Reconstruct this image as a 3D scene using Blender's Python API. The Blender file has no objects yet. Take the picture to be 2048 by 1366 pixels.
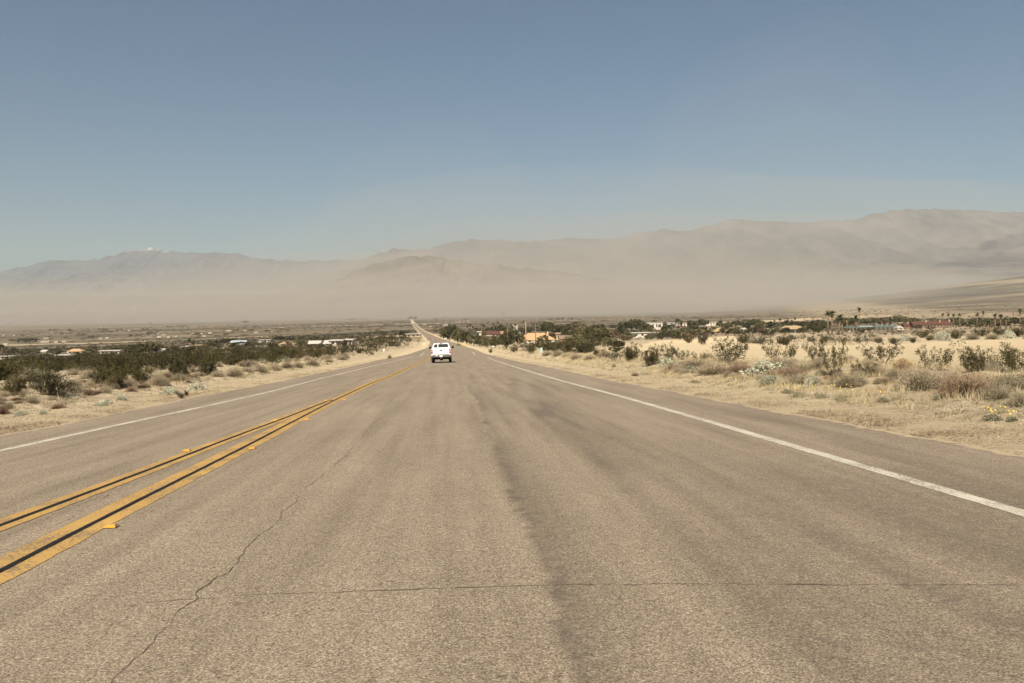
SKY_STR = .044; SUN_STR = 5.0; EXPO = .6; VOLB = 0; SKY_TINT = (.76, .97, 1.04)
HAZE = True; HAZE_D = 3.1e-5; HAZE_C = (.82, .86, .84); HAZE_H = 2700
DUST = True; DUST_D = 2.1e-4; DUST_H = 310; DUST_C = (.97, .85, .70)
CLOUDS = [((2800, 17500, -60), (5600, 3000, 1100), 1.1e-4), ((3600, 17500, -60), (9500, 3200, 2000), 9.5e-5), ((3200, 17500, -60), (14000, 3400, 2700), 4.8e-5),
          ((0, 10600, -60), (6500, 2000, 900), 7e-5), ((5600, 16500, 900), (3600, 2800, 4600), 1.4e-5), ((-1800, 16500, 700), (2600, 2400, 3300), 1.0e-5)]
import bpy, bmesh, math, random
import numpy as np
from mathutils import Vector, Matrix
random.seed(7); rng = np.random.default_rng(11)
scene = bpy.context.scene
COL = scene.collection
R = math.radians

# ------------------------------------------------------------------ camera
F = 1593.0; PITCH = math.atan(68/1593.0); ROLL = R(0.9); CAMH = 1.5
cam_f = np.array([0, math.cos(PITCH), -math.sin(PITCH)])
_u0 = np.array([0, math.sin(PITCH), math.cos(PITCH)]); _r0 = np.array([1.0, 0, 0])
cam_r = math.cos(ROLL)*_r0 - math.sin(ROLL)*_u0
cam_u = math.cos(ROLL)*_u0 + math.sin(ROLL)*_r0
cd = bpy.data.cameras.new('camera'); cd.sensor_width = 36; cd.lens = 36*F/2048; cd.clip_start = 0.1; cd.clip_end = 120000
cam = bpy.data.objects.new('camera', cd); COL.objects.link(cam); scene.camera = cam
cam.matrix_world = Matrix(((cam_r[0], cam_u[0], -cam_f[0], 0), (cam_r[1], cam_u[1], -cam_f[1], 0), (cam_r[2], cam_u[2], -cam_f[2], CAMH), (0, 0, 0, 1)))
def ray(px, py):
    v = cam_f*F + cam_r*(px-1024) + cam_u*(683-py)
    return v/v[1]                        # per metre of forward distance y
def proj(x, y, z):
    z = z-CAMH
    w = x*cam_f[0]+y*cam_f[1]+z*cam_f[2]; w = np.where(w < .01, .01, w)
    return 1024+F*(x*cam_r[0]+y*cam_r[1]+z*cam_r[2])/w, 683-F*(x*cam_u[0]+y*cam_u[1]+z*cam_u[2])/w

# ------------------------------------------------------------------ value noise (numpy)
_perm = rng.random(65536)
def vnoise(x, y):
    x = np.asarray(x, float); y = np.asarray(y, float)
    xi = np.floor(x).astype(int); yi = np.floor(y).astype(int); fx = x-xi; fy = y-yi
    fx = fx*fx*(3-2*fx); fy = fy*fy*(3-2*fy)
    h = lambda a, b: _perm[(a*7919+b*104729+((a*b) % 251)*31) & 65535]
    return (h(xi, yi)*(1-fx)+h(xi+1, yi)*fx)*(1-fy)+(h(xi, yi+1)*(1-fx)+h(xi+1, yi+1)*fx)*fy*1.0
def fbm(x, y, o=4):
    s = 0; a = .5; t = 0
    for i in range(o):
        s = s+a*vnoise(np.asarray(x)*2**i+17.3*i, np.asarray(y)*2**i-9.1*i); t += a; a *= .5
    return s/t
def sm(a, b, x):
    t = np.clip((np.asarray(x, float)-a)/(b-a), 0, 1); return t*t*(3-2*t)

# ------------------------------------------------------------------ terrain profile
_PD = np.array([-400, -50, 0, 40, 82, 145, 236, 350, 600, 1000, 1500, 2500, 4000, 7000, 14000, 40000.])
_PZ = np.array([-18, -1, 1.5, 3.45, 5.5, 8.35, 11.5, 14.3, 20.5, 28.3, 36.0, 47, 60, 76, 92, 96.])
_ys = np.concatenate([np.arange(-60, 400, 2.0), np.geomspace(400, 40000, 400)])
_zs = np.interp(_ys, _PD, _PZ)
for _ in range(14): _zs[1:-1] = (_zs[:-2]+2*_zs[1:-1]+_zs[2:])/4
_zs = _zs - np.interp(0, _ys, _zs) + 1.5
def prof(y): return CAMH-np.interp(y, _ys, _zs)
def road_z(x, y): return prof(y)+0.004*np.asarray(x)

def unproj_road(px, py):
    r = ray(px, py); lo, hi = 1.0, 9000.0
    f = lambda t: (CAMH+r[2]*t)-float(road_z(r[0]*t, t))
    t = 1.0; prev = t
    while t < 9000 and f(t) > 0: prev = t; t *= 1.02
    lo, hi = prev, t
    for _ in range(30):
        m = (lo+hi)/2
        if f(m) > 0: lo = m
        else: hi = m
    return r[0]*lo, lo
def edge_fn(pts, near_slope=None):
    w = [unproj_road(*p) for p in pts]; w.sort(key=lambda q: q[1])
    ys = np.array([q[1] for q in w]); xs = np.array([q[0] for q in w])
    s0 = (xs[1]-xs[0])/(ys[1]-ys[0]) if near_slope is None else near_slope
    s1 = (xs[-1]-xs[-2])/(ys[-1]-ys[-2])
    def g(y):
        y = np.asarray(y, float); v = np.interp(y, ys, xs)
        v = np.where(y < ys[0], xs[0]+(y-ys[0])*s0, v)
        return np.where(y > ys[-1], xs[-1]+(y-ys[-1])*s1, v)
    yy = np.concatenate([np.arange(-40, 400, 1.0), np.arange(400, 6000, 20.0)]); vv = g(yy)
    for _ in range(6): vv[1:-1] = (vv[:-2]+2*vv[1:-1]+vv[2:])/4
    return lambda y: np.interp(y, yy, vv)
HEAD = -math.tan(R(4.25))
# far road centreline
far = [(902, 683.5, 861, 681.5), (868, 671, 843, 669), (841.5, 658, 834, 657), (831, 646, 825.5, 646)]
left_edge = edge_fn([(0, 868), (61.5, 860), (164, 841), (307, 812), (420, 787), (543, 766), (656, 742), (759, 719.5), (824, 706), (856, 694.5), (861, 683), (846, 669.5), (834, 658), (824.5, 646.5)], HEAD)
right_edge = edge_fn([(2048, 910), (1700, 845), (1590, 828), (1493, 811), (1346, 782), (1200, 756), (1163, 747), (1040, 723), (978, 709), (948.5, 698), (926.5, 691), (902, 683.5), (868, 671), (841.5, 658), (829.5, 646.5)], HEAD)

def ground_z(x, y):
    x = np.asarray(x, float); y = np.asarray(y, float)
    L = left_edge(y); Rr = right_edge(y)
    out = np.maximum(L-x, x-Rr)                   # metres outside the pavement
    side = np.where(x > (L+Rr)/2, 1.0, 0.0)
    z = road_z(x, y)
    # large scale lie of the land
    kl = np.interp(y, [0, 30, 600, 1000, 2000, 6000], [.0, .03, .032, .026, .006, 0])
    z = z+np.where(side < .5, -kl*np.clip(L-x, 0, 1e5)*sm(4, 90, L-x), 0)
    town = sm(200, 330, y)*(1-sm(900, 1500, y))
    z = z-3.2*town*sm(8, 60, out)*side
    z = z+side*np.clip(x-Rr, 0, 2000)*.004*sm(5, 60, out)*(1-sm(200, 330, y))
    fan = side*(sm(1500, 9000, y))*np.clip(x/np.maximum(y, 1)-.22, 0, 1)**1.5*.13*np.minimum(y, 12000)
    z = z+fan
    # verge: small bank then hummocks
    o = np.clip(out, 0, None)
    nearf = 1-sm(120, 260, y)
    bump = sm(2.5, 5.5, o)*(1-sm(9, 16, o))*.28
    z = z+bump*nearf*(1+.5*side)
    hum = (fbm(x*.35, y*.35, 4)-.5)*.55*sm(1.5, 6, o)*nearf + (fbm(x*1.7+5, y*1.7, 3)-.5)*.22*sm(.8, 3, o)*nearf
    wash = side*sm(17, 22, o)*(1-sm(120, 145, y))
    z = z+hum*(1-.85*wash)
    z = z+(fbm(x*.012, y*.012, 3)-.5)*3.0*sm(15, 120, o)*sm(60, 300, y)
    # keep it under the pavement
    under = 1-sm(-.25, .35, out)
    z = z-under*(.06+.00035*np.clip(y, 0, 4000))
    return z
def gz(x, y): return float(ground_z(x, y))
def at(px, py, dmin=6.0, dmax=14000.0):
    r = ray(px, py); n = 360
    ts = np.geomspace(dmin, dmax, n); f = CAMH+r[2]*ts-ground_z(r[0]*ts, ts)
    k = np.argmax(f <= 0)
    if f[k] > 0: k = n-1
    if k == 0: t = ts[0]
    else:
        t = ts[k-1]+(ts[k]-ts[k-1])*f[k-1]/(f[k-1]-f[k]+1e-9)
    return float(r[0]*t), float(t), gz(r[0]*t, t)

# ------------------------------------------------------------------ object helpers
def tag(o, label=None, cat=None, group=None, kind=None):
    if label: o['label'] = label
    if cat: o['category'] = cat
    if group: o['group'] = group
    if kind: o['kind'] = kind
    return o
def mesh_np(name, V, Fc, mats, mi=None, smooth=False):
    """V (n,3), Fc (m,3|4) arrays -> mesh data"""
    V = np.asarray(V, np.float32); Fc = np.asarray(Fc, np.int32); k = Fc.shape[1]
    me = bpy.data.meshes.new(name)
    me.vertices.add(len(V)); me.vertices.foreach_set('co', V.ravel())
    me.loops.add(Fc.size); me.loops.foreach_set('vertex_index', Fc.ravel())
    me.polygons.add(len(Fc)); me.polygons.foreach_set('loop_start', np.arange(0, Fc.size, k, dtype=np.int32))
    me.polygons.foreach_set('loop_total', np.full(len(Fc), k, np.int32))
    if mi is not None: me.polygons.foreach_set('material_index', np.asarray(mi, np.int32))
    if smooth: me.polygons.foreach_set('use_smooth', np.ones(len(Fc), bool))
    for m in (mats if isinstance(mats, (list, tuple)) else [mats]): me.materials.append(m)
    me.update(calc_edges=True); me.validate()
    return me
def link(name, data, parent=None, loc=None, rz=0):
    o = bpy.data.objects.new(name, data); COL.objects.link(o)
    if parent is not None: o.parent = parent
    if loc is not None: o.location = loc
    if rz: o.rotation_euler = (0, 0, rz)
    return o
class MB:
    def __init__(s): s.v = []; s.f = []; s.m = []
    def poly(s, pts, m=0):
        b = len(s.v); s.v += [tuple(p) for p in pts]; s.f.append(tuple(range(b, b+len(pts)))); s.m.append(m)
    def box(s, x0, x1, y0, y1, z0, z1, m=0, tx=0, ty=0):
        b = len(s.v)
        s.v += [(x0, y0, z0), (x1, y0, z0), (x1, y1, z0), (x0, y1, z0), (x0+tx, y0+ty, z1), (x1-tx, y0+ty, z1), (x1-tx, y1-ty, z1), (x0+tx, y1-ty, z1)]
        for q in ((0, 3, 2, 1), (4, 5, 6, 7), (0, 1, 5, 4), (1, 2, 6, 5), (2, 3, 7, 6), (3, 0, 4, 7)):
            s.f.append(tuple(b+i for i in q)); s.m.append(m)
    def tube(s, p0, p1, r0, r1=None, n=8, m=0, cap=True):
        r1 = r0 if r1 is None else r1
        p0 = Vector(p0); p1 = Vector(p1); d = (p1-p0).normalized()
        a = d.orthogonal().normalized(); c = d.cross(a); b = len(s.v)
        for p, r in ((p0, r0), (p1, r1)):
            for i in range(n):
                t = 2*math.pi*i/n; s.v.append(tuple(p+a*math.cos(t)*r+c*math.sin(t)*r))
        for i in range(n):
            j = (i+1) % n; s.f.append((b+i, b+j, b+n+j, b+n+i)); s.m.append(m)
        if cap:
            s.f.append(tuple(b+i for i in reversed(range(n)))); s.m.append(m)
            s.f.append(tuple(b+n+i for i in range(n))); s.m.append(m)
    def loft(s, rings, m=0, cap=True):
        n = len(rings[0]); b = len(s.v)
        for r in rings: s.v += [tuple(p) for p in r]
        for k in range(len(rings)-1):
            for i in range(n):
                j = (i+1) % n; s.f.append((b+k*n+i, b+k*n+j, b+(k+1)*n+j, b+(k+1)*n+i)); s.m.append(m)
        if cap:
            s.f.append(tuple(b+i for i in reversed(range(n)))); s.m.append(m)
            s.f.append(tuple(b+(len(rings)-1)*n+i for i in range(n))); s.m.append(m)
    def data(s, name, mats, bevel=0, smooth=False):
        me = bpy.data.meshes.new(name); me.from_pydata(s.v, [], s.f)
        for m in (mats if isinstance(mats, (list, tuple)) else [mats]): me.materials.append(m)
        me.polygons.foreach_set('material_index', s.m)
        bm = bmesh.new(); bm.from_mesh(me); bmesh.ops.recalc_face_normals(bm, faces=bm.faces)
        if bevel: bmesh.ops.bevel(bm, geom=list(bm.edges), offset=bevel, segments=2, profile=.6, affect='EDGES', clamp_overlap=True)
        bm.to_mesh(me); bm.free()
        if smooth: me.polygons.foreach_set('use_smooth', [True]*len(me.polygons))
        me.update(); return me
    def build(s, name, mats, parent=None, loc=None, rz=0, bevel=0, smooth=False):
        return link(name, s.data(name, mats, bevel, smooth), parent, loc, rz)

# ------------------------------------------------------------------ materials
def nodes(name):
    m = bpy.data.materials.new(name); m.use_nodes = True
    nt = m.node_tree; b = nt.nodes['Principled BSDF']; b.inputs['Roughness'].default_value = .9
    b.inputs['Specular IOR Level'].default_value = .2
    return m, nt, b
def N(nt, t, **kw):
    n = nt.nodes.new(t)
    for k, v in kw.items():
        if k.startswith('i_'): n.inputs[k[2:].replace('_', ' ')].default_value = v
        else: setattr(n, k, v)
    return n
def ramp(nt, fac, stops):
    r = nt.nodes.new('ShaderNodeValToRGB'); e = r.color_ramp.elements
    while len(e) < len(stops): e.new(.5)
    for q, (p, c) in zip(e, stops):
        q.position = p; q.color = (*c, 1) if len(c) == 3 else c
    nt.links.new(fac, r.inputs[0]); return r.outputs[0]
def mix(nt, fac, a, b, mode='MIX'):
    n = nt.nodes.new('ShaderNodeMix'); n.data_type = 'RGBA'; n.blend_type = mode
    for s, v in ((n.inputs[0], fac), (n.inputs[6], a), (n.inputs[7], b)):
        if hasattr(v, 'links'): nt.links.new(v, s)
        elif isinstance(v, (int, float)): s.default_value = v
        else: s.default_value = (*v, 1)
    return n.outputs[2]
def noise(nt, vec, scale, detail=4, rough=.55, out='Fac'):
    n = nt.nodes.new('ShaderNodeTexNoise'); n.inputs['Scale'].default_value = scale
    n.inputs['Detail'].default_value = detail; n.inputs['Roughness'].default_value = rough
    if vec is not None: nt.links.new(vec, n.inputs['Vector'])
    return n.outputs[out]
def mapping(nt, vec, sc):
    n = nt.nodes.new('ShaderNodeMapping'); n.inputs['Scale'].default_value = sc; nt.links.new(vec, n.inputs[0]); return n.outputs[0]
def math_(nt, op, a, b=None):
    n = nt.nodes.new('ShaderNodeMath'); n.operation = op
    for s, v in zip(n.inputs, (a, b)):
        if v is None: continue
        if hasattr(v, 'links'): nt.links.new(v, s)
        else: s.default_value = v
    return n.outputs[0]
def mrange(nt, v, a, b, c=0., d=1.):
    n = nt.nodes.new('ShaderNodeMapRange'); nt.links.new(v, n.inputs[0])
    for i, q in enumerate((a, b, c, d)): n.inputs[i+1].default_value = q
    return n.outputs[0]
def pos(nt): return nt.nodes.new('ShaderNodeNewGeometry').outputs['Position']
def objc(nt): return nt.nodes.new('ShaderNodeTexCoord').outputs['Object']
def plain(name, c, rough=.8, var=.12, scale=3, metal=0, spec=.2):
    m, nt, b = nodes(name); b.inputs['Roughness'].default_value = rough; b.inputs['Metallic'].default_value = metal
    b.inputs['Specular IOR Level'].default_value = spec
    c = np.array(c); nz = noise(nt, objc(nt), scale, 5)
    nt.links.new(ramp(nt, nz, [(.3, tuple(c*(1-var))), (.7, tuple(np.clip(c*(1+var), 0, .95)))]), b.inputs['Base Color'])
    return m
def leafmat(name, dark, light, scale=2.5, trans=.15):
    m, nt, b = nodes(name); b.inputs['Roughness'].default_value = .75
    nz = noise(nt, pos(nt), scale, 3)
    oi = nt.nodes.new('ShaderNodeObjectInfo').outputs['Random']
    f = math_(nt, 'ADD', nz, math_(nt, 'MULTIPLY', math_(nt, 'SUBTRACT', oi, .5), .25))
    nt.links.new(ramp(nt, f, [(.32, dark), (.68, light)]), b.inputs['Base Color'])
    return m
def bump(nt, b, h, strength=.4, dist=.02):
    n = nt.nodes.new('ShaderNodeBump'); n.inputs['Strength'].default_value = strength; n.inputs['Distance'].default_value = dist
    nt.links.new(h, n.inputs['Height']); nt.links.new(n.outputs[0], b.inputs['Normal'])
# ================================================================== LIGHT
SUN_EL, SUN_AZ = 44.0, 197.0      # azimuth clockwise from +Y: behind the camera, a little to the left
SUN_AZ = 194.0
world = bpy.data.worlds.new('World'); scene.world = world; world.use_nodes = True
wn = world.node_tree; bg = wn.nodes['Background']
sky = wn.nodes.new('ShaderNodeTexSky'); sky.sky_type = 'NISHITA'; sky.sun_disc = False
sky.sun_elevation = R(SUN_EL); sky.sun_rotation = R(SUN_AZ); sky.altitude = 200; sky.air_density = 1.0; sky.dust_density = 1.0; sky.ozone_density = 1.0
tint = wn.nodes.new('ShaderNodeMix'); tint.data_type = 'RGBA'; tint.blend_type = 'MULTIPLY'; tint.inputs[0].default_value = 1; tint.inputs[7].default_value = (*SKY_TINT, 1)
wn.links.new(sky.outputs[0], tint.inputs[6]); wn.links.new(tint.outputs[2], bg.inputs[0]); bg.inputs[1].default_value = SKY_STR
sd = bpy.data.lights.new('sun', 'SUN'); sd.energy = SUN_STR; sd.angle = R(.5); sd.color = (1, .90, .76)
so = bpy.data.objects.new('sun', sd); COL.objects.link(so)
dirv = Vector((math.sin(R(SUN_AZ))*math.cos(R(SUN_EL)), math.cos(R(SUN_AZ))*math.cos(R(SUN_EL)), math.sin(R(SUN_EL))))
so.rotation_euler = dirv.to_track_quat('Z', 'Y').to_euler(); so.location = (-20, -30, 60)
vs = scene.view_settings; vs.view_transform = 'Standard'; vs.look = 'None'; vs.exposure = EXPO; vs.gamma = 1
cy = scene.cycles
cy.max_bounces = 6; cy.diffuse_bounces = 2; cy.glossy_bounces = 2; cy.transmission_bounces = 2; cy.volume_bounces = VOLB; cy.transparent_max_bounces = 8
cy.use_denoising = True; cy.sample_clamp_indirect = 4; cy.caustics_reflective = False; cy.caustics_refractive = False
try: cy.denoising_prefilter = 'ACCURATE'
except Exception: pass

# ================================================================== GROUND
def inpoly(px, py, poly):
    px = np.asarray(px); py = np.asarray(py); c = np.zeros(px.shape, bool); n = len(poly)
    for i in range(n):
        x1, y1 = poly[i]; x2, y2 = poly[(i+1) % n]
        cond = ((y1 > py) != (y2 > py)) & (px < (x2-x1)*(py-y1)/((y2-y1)+1e-9)+x1)
        c ^= cond
    return c
WASH = [(1185, 704), (1240, 692), (1300, 684), (1400, 677), (1475, 670), (1472, 686), (1540, 690), (1640, 690), (1760, 688), (1900, 684), (2100, 678), (2100, 740), (2000, 742), (1900, 738), (1820, 737), (1760, 728), (1650, 722), (1560, 722), (1500, 730), (1400, 716), (1300, 722), (1230, 716)]
# outline of the bare sandy wash as it lies on the land (world metres)
WASH_W = np.array([at(*p)[:2] for p in WASH])
def in_wash(x, y): return inpoly(x, y, [tuple(q) for q in WASH_W])

def polar(nr, na, r0, r1, a0, a1):
    rr = np.geomspace(r0, r1, nr); aa = np.linspace(a0, a1, na)
    return rr, aa
_aa = np.concatenate([np.linspace(-180, -46, 40, endpoint=False), np.linspace(-46, 46, 900, endpoint=False), np.linspace(46, 180, 41)])
_rr = np.concatenate([np.linspace(.0, 4, 8, endpoint=False), np.geomspace(4, 600, 520, endpoint=False), np.geomspace(600, 42000, 260)])
RR, AA = np.meshgrid(_rr, np.radians(_aa), indexing='ij')
GX = RR*np.sin(AA); GY = RR*np.cos(AA); GZ = ground_z(GX, GY)
nr, na = RR.shape
idx = np.arange(nr*na).reshape(nr, na)
Fq = np.stack([idx[:-1, :-1], idx[:-1, 1:], idx[1:, 1:], idx[1:, :-1]], -1).reshape(-1, 4)[:, ::-1]

m_ground, nt, b = nodes('desert_ground')
P = pos(nt)
sep = nt.nodes.new('ShaderNodeSeparateXYZ'); nt.links.new(P, sep.inputs[0])
at_s = N(nt, 'ShaderNodeAttribute', attribute_name='sandy').outputs['Fac']
at_d = N(nt, 'ShaderNodeAttribute', attribute_name='scrub').outputs['Fac']
at_b = N(nt, 'ShaderNodeAttribute', attribute_name='band').outputs['Fac']
n1 = noise(nt, P, .9, 8, .65); n2 = noise(nt, P, 14, 6, .7); n3 = noise(nt, P, .06, 5)
sand = ramp(nt, n1, [(.36, (.45, .34, .20)), (.5, (.66, .525, .325)), (.64, (.80, .66, .44))])
sand = mix(nt, .5, sand, ramp(nt, n2, [(.38, (.27, .19, .115)), (.5, (.60, .475, .305)), (.64, (.80, .67, .47))]))
sand = mix(nt, math_(nt, 'MULTIPLY', mrange(nt, noise(nt, mapping(nt, P, (.6, 1.5, 1)), 1.9, 7, .72), .53, .67), .5), sand, (.33, .235, .14))
sand = mix(nt, at_s, sand, (.72, .565, .345))
# far scrub cover: clumps and streaks of low bushes
v1 = nt.nodes.new('ShaderNodeTexVoronoi'); v1.inputs['Scale'].default_value = .22; nt.links.new(P, v1.inputs['Vector'])
n4 = noise(nt, mapping(nt, P, (.35, 1.0, 1.0)), .012, 6, .6); n5 = noise(nt, mapping(nt, P, (.5, 1.2, 1)), .0021, 7, .65)
dots = mrange(nt, v1.outputs['Distance'], .25, .6, 1, 0)
cov = mix(nt, 1.0, math_(nt, 'MULTIPLY', dots, .75), mrange(nt, n4, .35, .62), 'ADD')
scrubc = ramp(nt, n5, [(.37, (.060, .043, .027)), (.46, (.130, .095, .060)), (.54, (.215, .160, .103)), (.64, (.34, .26, .17))])
scrubc = mix(nt, math_(nt, 'MULTIPLY', mrange(nt, n4, .4, .66), .55), scrubc, (.11, .095, .06))
scrubc = mix(nt, math_(nt, 'MULTIPLY', dots, .5), scrubc, (.085, .08, .045))
base = mix(nt, at_d, sand, scrubc)
base = mix(nt, at_b, base, (.56, .43, .27))
nt.links.new(base, b.inputs['Base Color']); b.inputs['Roughness'].default_value = .95
rl = noise(nt, mapping(nt, P, (1.0, .45, 1)), 2.6, 6, .7)
nb = math_(nt, 'ADD', noise(nt, P, 3.5, 10, .7), rl)
bump(nt, b, math_(nt, 'ADD', nb, math_(nt, 'MULTIPLY', n2, .4)), 1.0, .16)
me = mesh_np('ground', np.stack([GX, GY, GZ], -1).reshape(-1, 3), Fq, m_ground, smooth=True)
def vattr(me, name, arr):
    a = me.attributes.new(name, 'FLOAT', 'POINT'); a.data.foreach_set('value', np.asarray(arr, np.float32).ravel())
L_ = left_edge(GY); R_ = right_edge(GY); out_ = np.maximum(L_-GX, GX-R_)
w = in_wash(GX, GY).astype(float)
for _ in range(2): w[1:-1, 1:-1] = (w[:-2, 1:-1]+w[2:, 1:-1]+w[1:-1, :-2]+w[1:-1, 2:]+w[1:-1, 1:-1])/5
shd = sm(-.2, .3, out_)*(1-sm(1.6, 3.2, out_+(fbm(GX*.8, GY*.8, 3)-.5)*1.6))*(GY > -20)*(GY < 900)
vattr(me, 'sandy', np.maximum(w*.8, shd*.62))
gpx, gpy = proj(GX, GY, GZ)
scr = sm(35, 300, GY)*.45+sm(250, 800, GY)*.5
scr = np.where(GX > R_, sm(300, 700, GY)*.95, scr)*np.where(GY > 350, sm(.5, 4, out_), sm(3, 14, out_))*(1-w)
vattr(me, 'scrub', np.where(GY > 0, scr, .3))
# pale dirt strips and open sandy flats further out (real bands of bare ground)
def strip(pts, half):
    W = np.array([at(*p)[:2] for p in pts]); res = np.zeros(GX.shape)
    for (x1, y1), (x2, y2) in zip(W[:-1], W[1:]):
        dx, dy = x2-x1, y2-y1; t = np.clip(((GX-x1)*dx+(GY-y1)*dy)/(dx*dx+dy*dy), 0, 1)
        d = np.hypot(GX-x1-t*dx, GY-y1-t*dy); res = np.maximum(res, 1-sm(half*.6, half*1.4, d*(1+.5*(fbm(GX*.03, GY*.03, 2)-.5))))
    return res
band = np.zeros(GX.shape)
band = np.maximum(band, strip([(-40, 690), (60, 689.5), (200, 686), (330, 681), (430, 677), (560, 672)], 20)*.75)
band = np.maximum(band, strip([(660, 680), (720, 675), (780, 673), (850, 670)], 26)*.9)
band = np.maximum(band, strip([(1440, 646), (1520, 643), (1640, 637), (1700, 636.5)], 60)*.95)
band = np.maximum(band, strip([(1690, 634), (1760, 631), (1800, 632)], 30)*.9)
band = np.maximum(band, strip([(1560, 672), (1660, 664), (1800, 660), (2080, 651)], 12)*.8)
band = np.maximum(band, strip([(0, 712), (120, 716)], 6)*.5)
band = np.maximum(band, strip([(1480, 607), (1620, 597), (1800, 581), (1950, 568), (2080, 558)], 260)*.42)
band = np.maximum(band, strip([(1780, 620), (1900, 612), (2080, 606)], 18)*.25)
vattr(me, 'band', band)
ground = link('ground', me); tag(ground, kind='structure', label='sandy desert floor falling away into a wide valley')

# ================================================================== ROAD
def strip_mesh(fl, fr, ys, zoff, nu=1):
    V = []; u = np.linspace(0, 1, nu+1)
    X = fl(ys)[:, None]*(1-u)+fr(ys)[:, None]*u; Y = np.repeat(ys[:, None], nu+1, 1)
    Z = road_z(X, Y)+zoff+.00004*np.clip(Y-60, 0, 3000)*(1 if zoff > 0.003 else 0)
    n, k = X.shape; I = np.arange(n*k).reshape(n, k)
    Fc = np.stack([I[:-1, :-1], I[:-1, 1:], I[1:, 1:], I[1:, :-1]], -1).reshape(-1, 4)
    return np.stack([X, Y, Z], -1).reshape(-1, 3), Fc, X, Y
yr = np.concatenate([np.linspace(-12, 3, 30, endpoint=False), np.geomspace(3, 60, 700, endpoint=False), np.geomspace(60, 2900, 420)])
jl = lambda y: left_edge(y)+(fbm(np.asarray(y)*.9, np.asarray(y)*0+3.3, 3)-.5)*.35+(fbm(np.asarray(y)*4.5, np.asarray(y)*0+5.3, 3)-.5)*.16
jr = lambda y: right_edge(y)+(fbm(np.asarray(y)*.9, np.asarray(y)*0+8.3, 3)-.5)*.35+(fbm(np.asarray(y)*4.5, np.asarray(y)*0+9.3, 3)-.5)*.16
V, Fc, X, Y = strip_mesh(jl, jr, yr, 0, 190)
m_road, nt, b = nodes('weathered_asphalt')
P = pos(nt)
st = N(nt, 'ShaderNodeAttribute', attribute_name='stain').outputs['Fac']
a1 = noise(nt, P, 78, 3, .85); a2 = noise(nt, P, 30, 4, .75); a3 = noise(nt, mapping(nt, P, (1, .35, 1)), .8, 5, .6); a4 = noise(nt, P, 4, 5, .6)
c = ramp(nt, a1, [(.34, (.018, .014, .010)), (.45, (.165, .128, .088)), (.55, (.34, .268, .183)), (.66, (.74, .62, .46))])
c = mix(nt, .30, c, ramp(nt, a2, [(.35, (.11, .085, .057)), (.5, (.32, .248, .166)), (.64, (.54, .43, .295))]))
lat = N(nt, 'ShaderNodeAttribute', attribute_name='lateral').outputs['Fac']
cmb = nt.nodes.new('ShaderNodeCombineXYZ'); sp_ = nt.nodes.new('ShaderNodeSeparateXYZ'); nt.links.new(P, sp_.inputs[0])
nt.links.new(math_(nt, 'MULTIPLY', lat, 2.6), cmb.inputs[0]); nt.links.new(math_(nt, 'MULTIPLY', sp_.outputs['Y'], .09), cmb.inputs[1])
trk = noise(nt, cmb.outputs[0], 1.0, 6, .6)
c = mix(nt, 1.0, c, ramp(nt, trk, [(.33, (.80, .79, .77)), (.5, (.98, .98, .98)), (.66, (1.1, 1.1, 1.1))]), 'MULTIPLY')
# pale chips and dark pits
ch = nt.nodes.new('ShaderNodeTexVoronoi'); ch.inputs['Scale'].default_value = 48; nt.links.new(P, ch.inputs['Vector'])
hs = nt.nodes.new('ShaderNodeSeparateColor'); nt.links.new(ch.outputs['Color'], hs.inputs[0])
chip = math_(nt, 'MULTIPLY', math_(nt, 'LESS_THAN', ch.outputs['Distance'], .24), math_(nt, 'GREATER_THAN', hs.outputs[0], .94))
pit = math_(nt, 'MULTIPLY', math_(nt, 'LESS_THAN', ch.outputs['Distance'], .34), math_(nt, 'LESS_THAN', hs.outputs[0], .10))
c = mix(nt, math_(nt, 'MULTIPLY', chip, .55), c, (.72, .63, .5)); c = mix(nt, math_(nt, 'MULTIPLY', pit, .6), c, (.07, .055, .04))
c = mix(nt, .8, c, ramp(nt, a3, [(.25, (.86, .86, .86)), (.7, (1.10, 1.10, 1.10))]), 'MULTIPLY')
c = mix(nt, .7, c, ramp(nt, a4, [(.25, (.9, .9, .9)), (.75, (1.08, 1.08, 1.08))]), 'MULTIPLY')
# rubber, dark speckled stains
stn = math_(nt, 'MULTIPLY', st, mrange(nt, noise(nt, P, 9, 9, .85), .26, .58))
c = mix(nt, math_(nt, 'MINIMUM', math_(nt, 'MULTIPLY', stn, .95), .8), c, (.105, .080, .060))
dv = noise(nt, mapping(nt, P, (.05, 6, 1)), 1.0, 2)
sd_ = N(nt, 'ShaderNodeAttribute', attribute_name='edge').outputs['Fac']
sg = mrange(nt, math_(nt, 'ADD', sd_, math_(nt, 'MULTIPLY', math_(nt, 'SUBTRACT', noise(nt, P, 3.5, 7, .75), .5), 1.3)), .62, .86)
c = mix(nt, math_(nt, 'MULTIPLY', sg, .85), c, (.48, .37, .23))
nt.links.new(c, b.inputs['Base Color']); b.inputs['Roughness'].default_value = .9; b.inputs['Specular IOR Level'].default_value = .25
bump(nt, b, math_(nt, 'ADD', a1, a2), .55, .008)
me = mesh_np('road', V, Fc, m_road, smooth=True)
w_mid = lambda y: HEAD*np.asarray(y)+np.where(np.asarray(y) > 0, 0, 0)
def gauss(v, c, s): return np.exp(-((v-c)/s)**2)
def wl(pts):
    w = sorted([unproj_road(*p) for p in pts], key=lambda q: q[1]); ys = [q[1] for q in w]; xs = [q[0] for q in w]
    def g(y):
        v = np.interp(y, ys, xs); s = (xs[1]-xs[0])/(ys[1]-ys[0])
        return np.where(y < ys[0], xs[0]+(y-ys[0])*s, v)
    return g
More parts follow.
